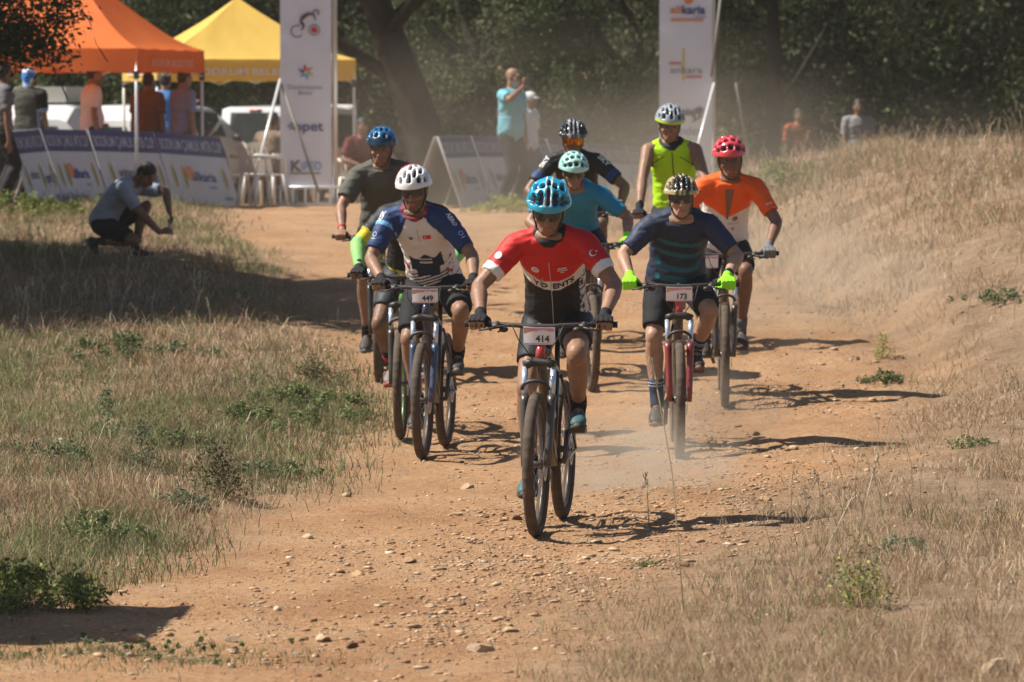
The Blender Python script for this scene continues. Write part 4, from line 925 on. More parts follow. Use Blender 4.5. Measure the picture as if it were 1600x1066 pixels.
    if st.get('wristband'):
        s = -1; c = wr[s].lerp(el[s], .15); ax = (el[s] - wr[s]).normalized(); obj('wristband', G().tube([c - ax * .012, c + ax * .012], .033, 16), mat('red_band', (.55, .05, .03), .6), root)
    for s in (-1, 1):
        if not st.get('noshoe'): shoe(root, J['ball'][s], J['toe'][s], J['toep'][s], np.array(st.get('shoe', (.03, .03, .032))), np.array(st.get('sole', (.05, .045, .04))))
    return out
# ---- prints on cloth
def chest_map(o): sp = o['sp']; return lambda u, v: (sp.pt(u, v, .5), -sp.at(v)[2])
def sleeve_map(o, s, t0, ang0):
    """x runs round the sleeve, y up the arm, about the point t0 along the upper arm facing ang0 (0 = forward, 90 = outward)"""
    J = o['J']; A, B = J['sh'][s], J['el'][s]; d = (B - A).normalized(); Ln = (B - A).length; f = Vector((0, -1, 0)); f = (f - d * f.dot(d)).normalized(); w = Vector((s, 0, 0)); w = (w - d * w.dot(d) - f * w.dot(f)).normalized(); r0 = .07
    def mp(u, v):
        a = R(ang0) + s * u / r0; dr = f * math.cos(a) + w * math.sin(a); p = A + d * (t0 * Ln - v); return p + dr * .3, -dr
    return mp
def project(name, o, P2, F2, m, mp, lift=.0035, parent=None):
    g = G(); ok = True; Vv = []
    for x, y in P2:
        p, d = mp(x, y); h = o['bvh'].ray_cast(p, d)
        Vv.append(h[0] + (-d) * lift if h[0] is not None else p + d * (.3 if p else 0))
        if h[0] is None: ok = False
    bad = set(i for i, (x, y) in enumerate(P2) if o['bvh'].ray_cast(*mp(x, y))[0] is None)
    g.add(Vv, [f for f in F2 if not bad & set(f)]); return obj(name, g, m, parent or o['shirt'], smooth=False)
def print_text(o, mp, txt, h, m, cx=0, cy=0, width=None, bold=.02, arc=0.0, name='lettering', vert=False):
    Vt, F2 = text_geo(txt, h, bold, width)
    if vert: Vt = np.stack([-Vt[:, 1], Vt[:, 0]], 1) if vert == 'up' else np.stack([Vt[:, 1], -Vt[:, 0]], 1)
    t = project(name, o, [(x + cx, y + cy + arc * (x + cx) ** 2) for x, y in Vt], F2, m, mp)
    if len(txt) > 1: t['kind'] = 'stuff'
    return t
def print_disc(o, mp, r, m, cx=0, cy=0, name='badge', inner=0.0, lift=.0035, a0=0, a1=360, n=28, rings=3):
    P2, F2 = [], []; q = np.linspace(inner, r, rings + 1)
    for i in range(n + 1):
        a = R(a0 + (a1 - a0) * i / n)
        for rr in q: P2.append((cx + rr * math.cos(a), cy + rr * math.sin(a)))
    k = rings + 1
    for i in range(n):
        for j in range(rings): a = i * k + j; F2.append((a, a + 1, a + k + 1, a + k))
    return project(name, o, P2, F2, m, mp, lift)
def print_rect(o, mp, w, h, m, cx, cy, name='patch', n=5, lift=.0035, arc=0.0):
    P2 = [(cx + w * (i / n - .5), cy + h * (j / n - .5) + arc * (cx + w * (i / n - .5)) ** 2) for j in range(n + 1) for i in range(n + 1)]; F2 = [(j * (n + 1) + i, j * (n + 1) + i + 1, (j + 1) * (n + 1) + i + 1, (j + 1) * (n + 1) + i) for j in range(n) for i in range(n)]
    return project(name, o, P2, F2, m, mp, lift)
def print_crescent(o, mp, r, m, cx, cy, lift=.005):
    P2, F2 = [], []; n = 20
    for i in range(n + 1):
        a = R(42 + 276 * i / n); P2.append((cx + r * math.cos(a), cy + r * math.sin(a))); t = math.sin(math.pi * i / n); P2.append((cx + r * math.cos(a) * (1 - .38 * t) + .06 * r * t, cy + r * math.sin(a) * (1 - .38 * t)))
    F2 = [(2 * i, 2 * i + 2, 2 * i + 3, 2 * i + 1) for i in range(n)]; project('crescent', o, P2, F2, m, mp, lift)
    S = [(cx + r * 1.05 + r * (.42 if i % 2 == 0 else .17) * math.cos(R(36 * i + 180)), cy + r * (.42 if i % 2 == 0 else .17) * math.sin(R(36 * i + 180))) for i in range(10)] + [(cx + r * 1.05, cy)]
    project('star', o, S, [(i, (i + 1) % 10, 10) for i in range(10)], m, mp, lift)
# ================================================================== the race
def foot(ball, fwd, pitch):
    f = Vector(fwd).normalized(); sd = Vector((0, 0, 1)).cross(f); M = Matrix((sd, f, Vector((0, 0, 1)))).transposed() @ Matrix.Rotation(-pitch, 3, 'X')
    return Vector(ball) + M @ Vector((0, -.105, .10))
def rider_pose(grips, pedals, p):
    lean = R(p.get('lean', 36)); k = p.get('k', 1.0); tl = .56 * k; hipc = SADDLE + Vector((p.get('hip_x', 0.0), -.01 + p.get('hip_y', 0), .085 + p.get('lift', 0)))
    nbase = hipc + Vector((p.get('sway', 0.0), -math.sin(lean) * tl, math.cos(lean) * tl)); sp = Spine(hipc, nbase, .030, k); sp.X = Vector((1, 0, 0))
    J = {'spine': sp, 'k': k, 'sh': {}, 'el': {}, 'wr': {}, 'hip': {}, 'kn': {}, 'an': {}, 'ball': {}, 'toe': {}, 'toep': {}, 'hand': {}}
    nl = lean * .5; J['head'] = nbase + Vector((p.get('head_x', 0), -math.sin(nl) * .122 * k - .020, math.cos(nl) * .122 * k)); J['H'] = head_axes(R(p.get('yaw', 0)), R(p.get('pitch', 12)), R(p.get('roll', 0)))
    for s in (-1, 1):
        J['sh'][s] = sp.pt(s * .178 * p.get('shw', 1.0) * k, sp.len * .875, .022) + Vector((0, 0, p.get('tilt', 0) * s)); gc, ax = grips[s]
        gc = gc + ax * p.get('slide', 0.0); w = gc + Vector((-s * .006, .062, .040)); J['wr'][s] = w; J['hand'][s] = hand_grip(gc, ax, s, w)
        J['el'][s] = two_bone(J['sh'][s], w, .30 * k, .262 * k, Vector((s * p.get('elbow', 1.0), .35, -.45)))
        ball = pedals[s] + Vector((0, 0, .024)); J['ball'][s] = ball; up = (pedals[s].z - BB.z) / CRK; J['toe'][s] = Vector((s * .08, -1, 0)); J['toep'][s] = R(p.get('toe', 8) + 6 * up * -1)
        an = foot(ball, J['toe'][s], J['toep'][s]); J['an'][s] = an; hj = hipc + Vector((s * .092, -.005, -.02)); J['hip'][s] = hj
        J['kn'][s] = two_bone(hj, an, .435 * k, .425 * k, Vector((s * p.get('knee', .12), -1, .15)))
    return J
W_, K_ = np.array((.70, .69, .68)), np.array((.018, .018, .020))
def pat(cond, a, b): return np.where(np.asarray(cond)[:, None], np.asarray(a), np.asarray(b))
def sh_lead(u, v, n, at, asd):
    red, wht = np.array((.56, .020, .018)), np.array((.72, .66, .60)); edge = .545 + 5.2 * u * u
    C = pat(v > edge, red, pat(v > edge - .105, wht, K_)); side = (u > .138) & (v < edge - .09) & (v > .06); C = pat(side & (vnoise(u * 90, v * 70, 3) > .42), W_ * .8, C); C = pat((n < .0) & (v < .45), K_, C)
    C = pat((v > .93) & (np.hypot(u, n) < .088), K_, C); return pat((at >= 0) & (v < .97 + np.abs(u)), pat(at > .55, W_, red), C)
def sh_navy(u, v, n, at, asd):
    nav = np.array((.020, .045, .135)); rag = np.abs(u) > .055 + (1 - v) * .33; C = pat((v > .60) & rag, nav, W_ * np.array((1, .95, .92)))
    cst = (np.abs(u) < .105 - .03 * (v < .3)) & (v > .20) & (v < .465 + .03 * np.cos(u * 55)) ; C = pat(cst, np.array((.018, .024, .045)), C)
    w = v - .9 * u * .35; st = (np.abs(u) < .12) & (v < .24) & (v > .02) & ((w * 26) % 1 > .5); C = pat(st, np.array((.02, .026, .05)), C); C = pat((np.abs(u) < .09) & (v < .06), nav * .6, C)
    spk = (np.abs(u) > .11) & (v < .38) & (vnoise(u * 70, v * 45, 5) > .72); C = pat(spk, np.array((.28, .05, .06)), C); C = pat((v > .93) & (np.hypot(u, n) < .088), np.array((.25, .03, .04)), C)
    return pat(at >= 0, pat((at > .18) & (at < .27) & (asd < 0), np.array((.15, .42, .75)), nav), C)
def sh_teal(u, v, n, at, asd):
    nav, teal = np.array((.022, .030, .060)), np.array((.012, .115, .165)); w = np.sin(v * 34 + np.sin(u * 11 + 1) * 1.1 + vnoise(u * 8, v * 8, 2) * 2.4) + .5 * np.sin(v * 61 + u * 17); w = np.clip((w + .15) / .8, 0, 1)[:, None]; C = nav * (1 - w) + teal * w; C = pat(v > .80, nav, C); C = pat(np.abs(u) > .145, nav, C); return pat(at >= 0, nav * 1.25, C)
def sh_orange(u, v, n, at, asd):
    org = np.array((.85, .115, .012)); e = .565 - .035 * np.cos(u * 26) + .3 * np.abs(u); C = pat(v > e, org, W_); return pat(at >= 0, org, C)
def sh_black(u, v, n, at, asd):
    C = np.tile(K_ * 1.1, (len(u), 1)); return pat((at > .46) & (at < .66), np.array((.02, .045, .16)), C)
def sh_vest(u, v, n, at, asd):
    C = np.tile(np.array((.42, .72, .015)), (len(u), 1)); C = pat((np.abs(u) > .150) & (v > .66), K_, C); return pat((v > .95) & (np.hypot(u, n) < .10), K_ * 2, C)
def sh_olive(u, v, n, at, asd): return np.tile(np.array((.100, .098, .082)), (len(u), 1))
def sh_cyan(u, v, n, at, asd): return np.tile(np.array((.018, .20, .36)), (len(u), 1))
def sh_plain_black(u, v, n, at, asd): return pat((at > .62), np.array((.62, .50, .02)), pat((v < .1) & (u < 0), np.array((.55, .45, .03)), K_ * 1.15))
BLK = (.016, .016, .018)
NEON = (.28, .80, .03)
RIDERS = [
  dict(id='lead', px=838, Y=25.0, yaw_b=7.5, lab='rider in red, white and black jersey with turquoise helmet, leading the group', bike=dict(lab='black bicycle with silver-blue fork and number plate 414', frame=(.022, .022, .024), accent=(.40, .03, .03), fork=(.03, .032, .036), crank=R(97), plate='414', headtube=True, bars=.395, bottle=(.75, .75, .72)),
    pose=dict(lean=36, pitch=24, yaw=4, roll=3, tilt=.008, k=1.01, elbow=1.1, head_x=.0, knee=.12), st=dict(shirt=sh_lead, sleeve=.70, shorts=BLK, legs=.62, skin=TAN, helmet=dict(kind='road', base=(.015, .33, .52), second=(.66, .66, .62)), glasses=True, glove=BLK, glove_fingers=1, shoe=(.02, .10, .12), sole=(.03, .03, .03), sock=BLK, sock_h=.16, loose=.009, collar=.02), voxel=.0068),
  dict(id='navy', px=660, Y=30.75, yaw_b=6.5, lab='bearded rider in white and navy castle jersey with white helmet and sunglasses', bike=dict(lab='dark blue bicycle with number plate 449', frame=(.015, .032, .075), accent=(.03, .12, .30), fork=(.022, .060, .14), crank=R(100), plate='449', bars=.365),
    pose=dict(lean=35, pitch=12, yaw=-3, roll=-4, tilt=-.01, k=1.02, elbow=.8, knee=.25, sway=-.09, hip_x=-.03), st=dict(shirt=sh_navy, sleeve=.78, shorts=(.018, .018, .02), legs=.86, leg_loose=.018, skin=TAN, beard=(.07, .05, .04), helmet=dict(kind='drop', base=(.70, .70, .70)), glasses=True, glove=BLK, shoe=(.03, .03, .034), sole=(.10, .10, .10), sock=BLK, sock_h=.14, loose=.014, collar=.02), voxel=.0075),
  dict(id='sleeve', px=626, Y=32.5, yaw_b=3.0, lab='rider half hidden behind the castle jersey, with lime arm warmers and crimson helmet', bike=dict(lab='bright green bicycle mostly hidden behind the dark blue one', frame=(.10, .32, .05), accent=(.02, .02, .02), fork=(.02, .02, .02), crank=R(10), plate=None, bars=.37, stays=False, rim=(.05, .14, .04)),
    pose=dict(lean=37, pitch=12, yaw=-4, k=1.0, elbow=1.5, knee=.3, sway=.045), st=dict(shirt=sh_plain_black, sleeve=.66, shorts=(.03, .035, .042), legs=.70, skin=BROWN, helmet=dict(kind='drop', base=(.50, .03, .07)), glasses=True, glove=BLK, warmer=(.24, .50, .15), watch=-1, shoe=(.16, .16, .17), sole=(.35, .06, .03), sock=BLK, sock_h=.40, sock_band=(.45, .03, .03)), voxel=.009),
  dict(id='olive', px=592, Y=36.9, yaw_b=1.0, lab='rider in plain olive T-shirt and glossy blue helmet, bare-handed', bike=dict(lab='dark bicycle of the olive-shirted rider, its wheel behind the green one', frame=(.20, .22, .03), accent=(.02, .02, .02), fork=(.02, .02, .022), crank=R(84), plate=None, bars=.36),
    pose=dict(lean=29, pitch=8, yaw=-6, roll=4, tilt=.012, k=1.04, elbow=.8, knee=.15), st=dict(shirt=sh_olive, lycra=False, sleeve=.72, loose=.022, cuff=.012, fold=.009, shirt_name='t_shirt', hem=-.09, flare=.012, shorts=(.018, .018, .019), legs=.88, leg_loose=.022, skin=TAN, beard=(.10, .06, .045), beard_a=.35, helmet=dict(kind='visor', base=(.014, .12, .29), second=(.012, .03, .055)), glasses=None, wristband=True, shoe=(.025, .025, .028), sole=(.12, .12, .12), sock=BLK, sock_h=.15), voxel=.0085),
  dict(id='cyan', px=923, Y=36.4, yaw_b=-6.0, lab='rider in plain cyan jersey and mint helmet, partly hidden behind the leader', bike=dict(lab='dark bicycle behind the leading rider, ridden by the cyan jersey', frame=(.02, .02, .022), accent=(.3, .3, .3), fork=(.05, .05, .05), crank=R(70), plate=None, bars=.37),
    pose=dict(lean=44, pitch=12, yaw=4, k=.97, elbow=1.2, sway=-.07, head_x=-.02), st=dict(shirt=sh_cyan, sleeve=.80, shorts=BLK, legs=.75, skin=TAN, helmet=dict(kind='mtb', base=(.36, .68, .63)), glasses=True, glove=NEON, glove_fingers=3, shoe=(.03, .03, .03), sock=BLK), voxel=.009),
  dict(id='black', px=912, Y=38.9, yaw_b=0.0, lab='rider in black jersey with blue sleeve bands and mirrored orange glasses', bike=dict(lab='dark bicycle farthest back in the middle, ridden by the black jersey', frame=(.02, .02, .022), accent=(.3, .3, .3), fork=(.03, .03, .03), crank=R(60), plate=None, bars=.37),
    pose=dict(lean=40, pitch=10, yaw=3, k=1.03, elbow=1.4, sway=-.08), st=dict(shirt=sh_black, sleeve=.72, shorts=BLK, legs=.72, skin=BROWN, helmet=dict(kind='rib', base=(.025, .025, .027), second=(.28, .28, .29)), glasses='mirror', glove=BLK, glove_fingers=1, shoe=(.03, .03, .03), sock=BLK), voxel=.009),
  dict(id='vest', px=1056, Y=38.2, yaw_b=2.0, lab='rider in neon yellow sleeveless vest with grey helmet, farthest back on the right', bike=dict(lab='dark bicycle hidden behind the navy rider, under the neon vest', frame=(.02, .02, .022), accent=(.3, .3, .3), fork=(.03, .03, .03), crank=R(100), plate=None, bars=.36),
    pose=dict(lean=20, pitch=12, yaw=5, roll=3, k=1.04, elbow=.9, head_x=-.01, sway=-.04), st=dict(shirt=sh_vest, sleeve=0, lycra=False, loose=.018, shirt_name='vest', collar=.10, hem=-.02, shorts=(.03, .03, .032), legs=.90, leg_loose=.014, skin=TAN, helmet=dict(kind='drop', base=(.30, .34, .37), rim=(.45, .6, .05)), glasses=None, glove=BLK, watch=-1, shoe=(.10, .38, .62), sole=(.1, .1, .1), sock=(.3, .3, .3)), voxel=.0085),
  dict(id='wave', px=1062, Y=30.5, yaw_b=.5, lab='stocky rider in navy and teal wave jersey with gold helmet and lime gloves', bike=dict(lab='black bicycle with red fork legs and number plate 173', frame=(.03, .02, .022), accent=(.4, .03, .03), fork=(.20, .016, .020), crank=R(104), plate='173', headtube=True, bars=.375),
    pose=dict(lean=41, pitch=5, yaw=2, k=.96, sway=.02, elbow=1.3, knee=.3, shw=1.05), st=dict(shirt=sh_teal, sleeve=.80, belly=.05, wide=1.08, loose=.014, shorts=(.02, .02, .022), legs=.84, leg_loose=.016, skin=PALE, helmet=dict(kind='rib', base=(.40, .30, .14), second=(.035, .033, .03)), glasses=True, glove=NEON, glove_fingers=3, watch=1, shoe=(.025, .025, .027), sole=(.20, .09, .05), sock=(.022, .035, .085), sock_band=(.45, .45, .48), sock_two=True, sock_h=.34), voxel=.0075),
  dict(id='orange', px=1133, Y=34.7, yaw_b=1.5, lab='rider in orange and white jersey with red helmet, at the right of the group', bike=dict(lab='dark bicycle with orange trim under the orange-jerseyed rider', frame=(.025, .025, .026), accent=(.6, .12, .02), fork=(.02, .02, .022), crank=R(15), plate='~', plate_dx=-.13, bars=.385, toptube=True),
    pose=dict(lean=31, pitch=6, yaw=6, roll=-3, k=1.07, elbow=1.2, knee=.15, sway=.04), st=dict(shirt=sh_orange, sleeve=.72, belly=.03, loose=.014, shorts=(.02, .02, .022), legs=.80, leg_loose=.014, skin=BROWN, helmet=dict(kind='mtb', base=(.62, .055, .075)), glasses=None, glove=(.16, .16, .17), glove_fingers=3, shoe=(.02, .02, .022), sock=(.12, .13, .14), sock_h=.2), voxel=.008),
]
mirror_m = mat('mirror_lens', (.55, .16, .02), .12, metal=.8)
WHITE_P, NAVY_P, RED_P, GREY_P = mat('print_white', (.72, .70, .70), .7), mat('print_navy', (.022, .022, .06), .7), mat('print_red', (.58, .02, .02), .7), mat('print_grey', (.30, .32, .36), .7)
for rd in RIDERS:
    Y = rd['Y']; x = (rd['px'] - 800) / FPX * Y; ya = R(rd['yaw_b']); rx_, ry_ = x - math.sin(ya) * -WB, Y + math.cos(ya) * WB
    z0 = float(terr(np.array([x]), np.array([Y]), True)[0]); rx_ = x + math.sin(ya) * WB; z1 = float(terr(np.array([rx_]), np.array([ry_]), True)[0])
    M = Matrix.Translation((x, Y, z0 + .003)) @ Matrix.Rotation(-ya, 4, 'Z') @ Matrix.Rotation(math.atan2(z1 - z0, WB), 4, 'X')
    bp = dict(rd['bike']); bp['id'] = rd['id']; b, grips, pedals = bicycle(bp['lab'], M, bp)
    st = dict(rd['st']); st['glasses'] = mirror_m if st.get('glasses') == 'mirror' else st.get('glasses')
    o = build_person(rd['lab'], rider_pose(grips, pedals, rd['pose']), st, M, 'riders racing down the track', rd['voxel'], seed=len(rd['lab'])); rd['o'] = o; L_ = o['sp'].len; cm = chest_map(o)
    if rd['id'] == 'lead':
        e = lambda u: (.545 - .052) * L_
        print_text(o, cm, 'D', .034, NAVY_P, -.040, e(0), bold=.035, arc=5.2 * L_); print_text(o, cm, 'ENTS', .034, NAVY_P, .062, e(0), bold=.035, arc=5.2 * L_, width=.112); print_text(o, cm, 'Y', .034, NAVY_P, -.082, e(0), bold=.035, arc=5.2 * L_)
        print_rect(o, cm, .004, .80 * L_ - .02, mat('zip', (.45, .42, .42), .5), -.004, .43 * L_, 'zip', n=16); print_disc(o, cm, .021, WHITE_P, -.082, .70 * L_); print_disc(o, cm, .011, mat('print_pink', (.6, .12, .12), .7), -.082, .70 * L_, inner=.006, lift=.0045)
        print_text(o, cm, '~~~~~~', .009, WHITE_P, .062, .725 * L_, bold=.02); print_text(o, cm, '~~~~~~~~~', .007, WHITE_P, .062, .70 * L_, bold=.01); print_text(o, cm, '~~~~', .006, WHITE_P, .062, .675 * L_)
        print_disc(o, sleeve_map(o, -1, .40, 30), .022, WHITE_P); print_crescent(o, sleeve_map(o, 1, .36, 10), .020, WHITE_P, 0, 0)
        P2 = [(-.060 + a + .25 * (b_), .55 * L_ + b_) for a, b_ in ((0, -.028), (.012, -.030), (.010, .030), (.004, .034))]; project('stain', o, P2, [(0, 1, 2, 3)], GREY_P, cm)
    if rd['id'] == 'navy':
        print_rect(o, cm, .050, .032, RED_P, .052, .775 * L_, 'flag'); print_crescent(o, cm, .009, WHITE_P, .045, .775 * L_, .005); print_disc(o, cm, .014, mat('print_steel', (.12, .17, .28), .7), -.052, .765 * L_); print_rect(o, cm, .004, .10, GREY_P, 0, .80 * L_, 'zip', n=6)
        print_text(o, cm, '~~~~~~~~', .012, WHITE_P, 0, .43 * L_, width=.085, bold=.02); print_text(o, cm, '~~~~~~', .014, WHITE_P, 0, .385 * L_, width=.08, bold=.03)
        print_text(o, sleeve_map(o, 1, .14, 40), 'ABRO', .030, WHITE_P, 0, 0, bold=.03, vert='down', width=.105); print_text(o, sleeve_map(o, -1, .08, 40), 'KSK', .032, WHITE_P, 0, 0, bold=.03, vert='up', width=.080)
        for s in (-1, 1): print_disc(o, sleeve_map(o, s, .52, 35), .018, mat('print_pale_blue', (.30, .38, .52), .7), inner=.011); print_text(o, sleeve_map(o, s, .62, 35), '~~~~~~', .006, WHITE_P, 0, 0)
    if rd['id'] == 'black':
        print_text(o, sleeve_map(o, 1, .16, 45), 'SKY', .042, WHITE_P, 0, 0, bold=.03, vert='down', width=.115); print_text(o, sleeve_map(o, -1, .16, 45), 'SKY', .042, WHITE_P, 0, 0, bold=.03, vert='up', width=.115); print_rect(o, cm, .12, .003, GREY_P, 0, .62 * L_, 'chest_line')
    if rd['id'] == 'vest':
        for s in (-1, 1): print_rect(o, cm, .085, .007, mat('zip_black', (.02, .02, .02), .6), s * .105, .90 * L_, 'piping', n=8, arc=-4.5)
        print_rect(o, cm, .008, .93 * L_, mat('zip_black', (.02, .02, .02), .6), .004, .47 * L_, 'zip', n=16)
    if rd['id'] == 'wave': print_rect(o, cm, .004, .30 * L_, mat('zip_black', (.02, .02, .02), .6), 0, .72 * L_, 'zip', n=10)
    if rd['id'] == 'orange':
        print_disc(o, cm, .020, mat('print_crimson', (.30, .02, .025), .7), .062, .50 * L_); print_crescent(o, cm, .009, WHITE_P, .060, .50 * L_, .005); print_disc(o, cm, .012, mat('print_tan', (.40, .28, .16), .7), .05, .36 * L_); print_disc(o, cm, .012, mat('print_tan', (.40, .28, .16), .7), -.07, .52 * L_)
        print_text(o, cm, '~~~~~~~', .010, mat('print_rose', (.55, .38, .34), .7), .055, .43 * L_, width=.085); print_disc(o, cm, .010, RED_P, -.05, .36 * L_); print_text(o, sleeve_map(o, 1, .60, 20), 'DOSK', .014, WHITE_P, 0, 0)
        P2 = [(.004 + q * (.006 + .026 * (1 - j / 14)), (.95 - .45 * j / 14) * L_) for j in range(15) for q in (-1, -.33, .33, 1)]; project('open_zip', o, P2, [(j * 4 + i, j * 4 + i + 1, j * 4 + i + 5, j * 4 + i + 4) for j in range(14) for i in range(3)], mat('open_skin', (.20, .095, .06), .5), cm)
# ================================================================== the finish area
WHITE_METAL = mat('white_metal', (.72, .72, .72), .35, metal=.2, spec=.6); TRUSS = mat('truss_alloy', (.50, .50, .51), .32, metal=.8); VINYL = mat('banner_vinyl', (.74, .76, .84), .55, var=.05, vscale=2.5, bump=.25, bscale=3.0)
def col_m(n, c): return mat('ink_' + n, c, .65)
NAVYI, SKYI, REDI, ORGI, GRYI, YELI, BRNI, VIOI = col_m('navy', (.03, .06, .22)), col_m('sky', (.12, .36, .62)), col_m('red', (.55, .04, .05)), col_m('orange', (.70, .22, .10)), col_m('grey', (.16, .16, .18)), col_m('yellow', (.62, .48, .06)), col_m('brown', (.10, .085, .075)), col_m('violet', (.10, .07, .14))
def arc_poly(cx, cy, r, w, a0, a1, n=14): return [[(cx + r_ * math.cos(R(a)), cy + r_ * math.sin(R(a))) for a, r_ in ((a0 + (a1 - a0) * i / n, r), (a0 + (a1 - a0) * (i + 1) / n, r), (a0 + (a1 - a0) * (i + 1) / n, r - w), (a0 + (a1 - a0) * i / n, r - w))] for i in range(n)]
def stroke(pts, ws):
    out = []
    for (a, b), (w0, w1) in zip(zip(pts[:-1], pts[1:]), zip(ws[:-1], ws[1:])):
        d = Vector((b[0] - a[0], b[1] - a[1])).normalized(); n = (-d.y, d.x); out.append([(a[0] + n[0] * w0, a[1] + n[1] * w0), (a[0] - n[0] * w0, a[1] - n[1] * w0), (b[0] - n[0] * w1, b[1] - n[1] * w1), (b[0] + n[0] * w1, b[1] + n[1] * w1)])
    return out
def tower(px0, px1, Y, label, blabel, which):
    s = FPX / Y; x0, x1 = pix(px0, 200, Y).x, pix(px1, 200, Y).x; xc = (x0 + x1) / 2; z0 = tz(xc, Y); w = .27; H = 5.6
    t = thing('truss_tower', label, 'tower', (xc + .10, Y + .36, z0)); ups = [(-w, -w), (w, -w), (w, w), (-w, w)]
    for a, b in ups: obj('upright', G().tube([(a, b, 0), (a, b, H)], .025, 10), TRUSS, t)
    for i in range(4):
        (a, b), (c, d) = ups[i], ups[(i + 1) % 4]; g = G()
        for k in range(9): q0, q1 = .25 + k * .58, .25 + (k + 1) * .58; g.tube([(a, b, q0), (c, d, q1)] if k % 2 else [(c, d, q0), (a, b, q1)], .010, 6); g.tube([(a, b, q0), (c, d, q0)], .010, 6)
        obj('bracing', g, TRUSS, t)
    obj('base_plate', G().box((0, 0, .02), (.45, .45, .02)), TRUSS, t, smooth=False)
    zb = pix(0, 296, Y - .02).z if which == 'left' else z0 + .35
    for q in range(6): a = -.44 + q * .165; obj('foot_pipe', G().tube([(a, -.40, 0), (a, -.40, zb - z0 + .02)], .017, 8), WHITE_METAL, t)
    obj('foot_rail', G().tube([(-.5, -.40, zb - z0 + .03), (.55, -.40, zb - z0 + .03)], .018, 8), WHITE_METAL, t)
    if which == 'left': ends = [((438, 124), (388, 318), -.7), ((440, 132), (498, 300), -.55)]
    else: ends = [((1116, 130), (1072, 300), -.7), ((1150, 130), (1178, 290), .4), ((1128, -20), (1112, 120), -.3)]
    for (a, b, dy) in ends: p, q = pix(*a, Y - .06), pix(*b, Y + dy); o0 = Vector(t.location); obj('strut', G().tube([p - o0, q - o0], .019, 10), WHITE_METAL if (a[0] < 440 or a[0] == 1116) else mat('dull_pole', (.16, .14, .12), .6), t)
    # banner with its prints
    zt = z0 + H - .3; b = thing('hanging_banner', blabel, 'banner', (xc, Y, zb)); W = (x1 - x0) / 2; Hh = zt - zb; nx_, nz_ = 8, 40; Vv, Fv = [], []
    for j in range(nz_ + 1):
        for i in range(nx_ + 1): u = -W + 2 * W * i / nx_; v = Hh * j / nz_; Vv.append((u, .006 * math.sin(v * 3.1 + u * 5) * (1 - (u / W) ** 2) + .004 * math.sin(v * 9 + 1), v))
    n1 = len(Vv); Vv += [(x, y + .012, z) for x, y, z in Vv]
    for j in range(nz_):
        for i in range(nx_): a = j * (nx_ + 1) + i; Fv.append((a, a + 1, a + nx_ + 2, a + nx_ + 1)); Fv.append((a + n1 + 1, a + n1, a + n1 + nx_ + 1, a + n1 + nx_ + 2))
    sheet = obj('banner_sheet', G().add(Vv, Fv), VINYL, b); g = G()
    for sx in (-1, 1):
        for k in range(14): c = Vector((sx * (W - .015), -.004, .1 + k * Hh / 14)); g.ell(c, (.008, .006, .008), nu=8, nv=5)
    obj('eyelets', g, STEEL, b)
    def at(px, py): p = pix(px, py, Y - .025); return (p.x - xc, -.022, p.z - zb)
    ux, uy = (1, 0, 0), (0, 0, 1); T = lambda nm, tx, h, m, px, py, wpx=None, bold=.0: flat_text(nm, tx, h / s, m, sheet, at(px, py), ux, uy, bold, wpx / s if wpx else None)
    Pl = lambda nm, polys, m, px, py: flat_poly(nm, [[(x / s, y / s) for x, y in P] for P in polys], m, sheet, at(px, py), ux, uy)
    if which == 'left':
        Pl('cyclist_emblem', arc_poly(-14, -13, 10, 1.6, 60, 330) + stroke([(-8, 2), (-5, 9), (4, 14), (12, 14)], [1.5, 3.4, 2.6, 1.4]) + stroke([(-8, 2), (-3, -4), (-7, -12)], [2.5, 2, 1]) + stroke([(12, 14), (15, 4)], [1.5, 1]) + arc_poly(16, 16, 5, 2.2, -60, 200), BRNI, 478, 36)
        Pl('emblem_wheel', arc_poly(0, 0, 9, 1.5, 0, 360), GRYI, 491, 47); Pl('emblem_centre', arc_poly(0, 0, 5, 5, 0, 360), REDI, 491, 47)
        for k, (m, a) in enumerate(((REDI, 95), (ORGI, 35), (YELI, -25), (SKYI, -85), (SKYI, -145), (VIOI, 155))): Pl('star_petal', [[(2.5 * math.cos(R(a - 40)), 2.5 * math.sin(R(a - 40))), (14 * math.cos(R(a)), 14 * math.sin(R(a))), (6.5 * math.cos(R(a + 42)), 6.5 * math.sin(R(a + 42)))]], m, 478, 113)
        T('lettering', 'Destinasyon', 7, GRYI, 477, 136, 53); T('lettering', 'Bitez', 7, GRYI, 477, 145, 21)
        T('lettering', 'opet', 15, NAVYI, 482, 197, 47, .02); Pl('logo_bars', [[(-6, 3), (5, 3), (4, 5), (-5, 5)], [(-9, -1), (3, -1), (3, 1), (-8, 1)], [(-7, -5), (4, -5), (4, -3), (-6, -3)]], NAVYI, 458, 197)
        T('lettering', 'K', 17, BRNI, 463, 259, 17, .03); T('lettering', 'iPEO', 13, SKYI, 487, 259, 31, .02); Pl('underline', [[(-24, -1), (24, -1), (24, 1), (-24, 1)]], BRNI, 477, 271)
    else:
        T('lettering', 'all', 11, ORGI, 1056, 15, 18, .03); T('lettering', 'karia', 13, NAVYI, 1084, 15, 36, .03); T('lettering', '.com', 6, SKYI, 1093, 25, 19, .01); T('lettering', '~~~~~~~~~~~~~~', 5, ORGI, 1074, 31, 50); Pl('round_emblem', arc_poly(0, 0, 7, 7, 0, 360), ORGI, 1076, 0)
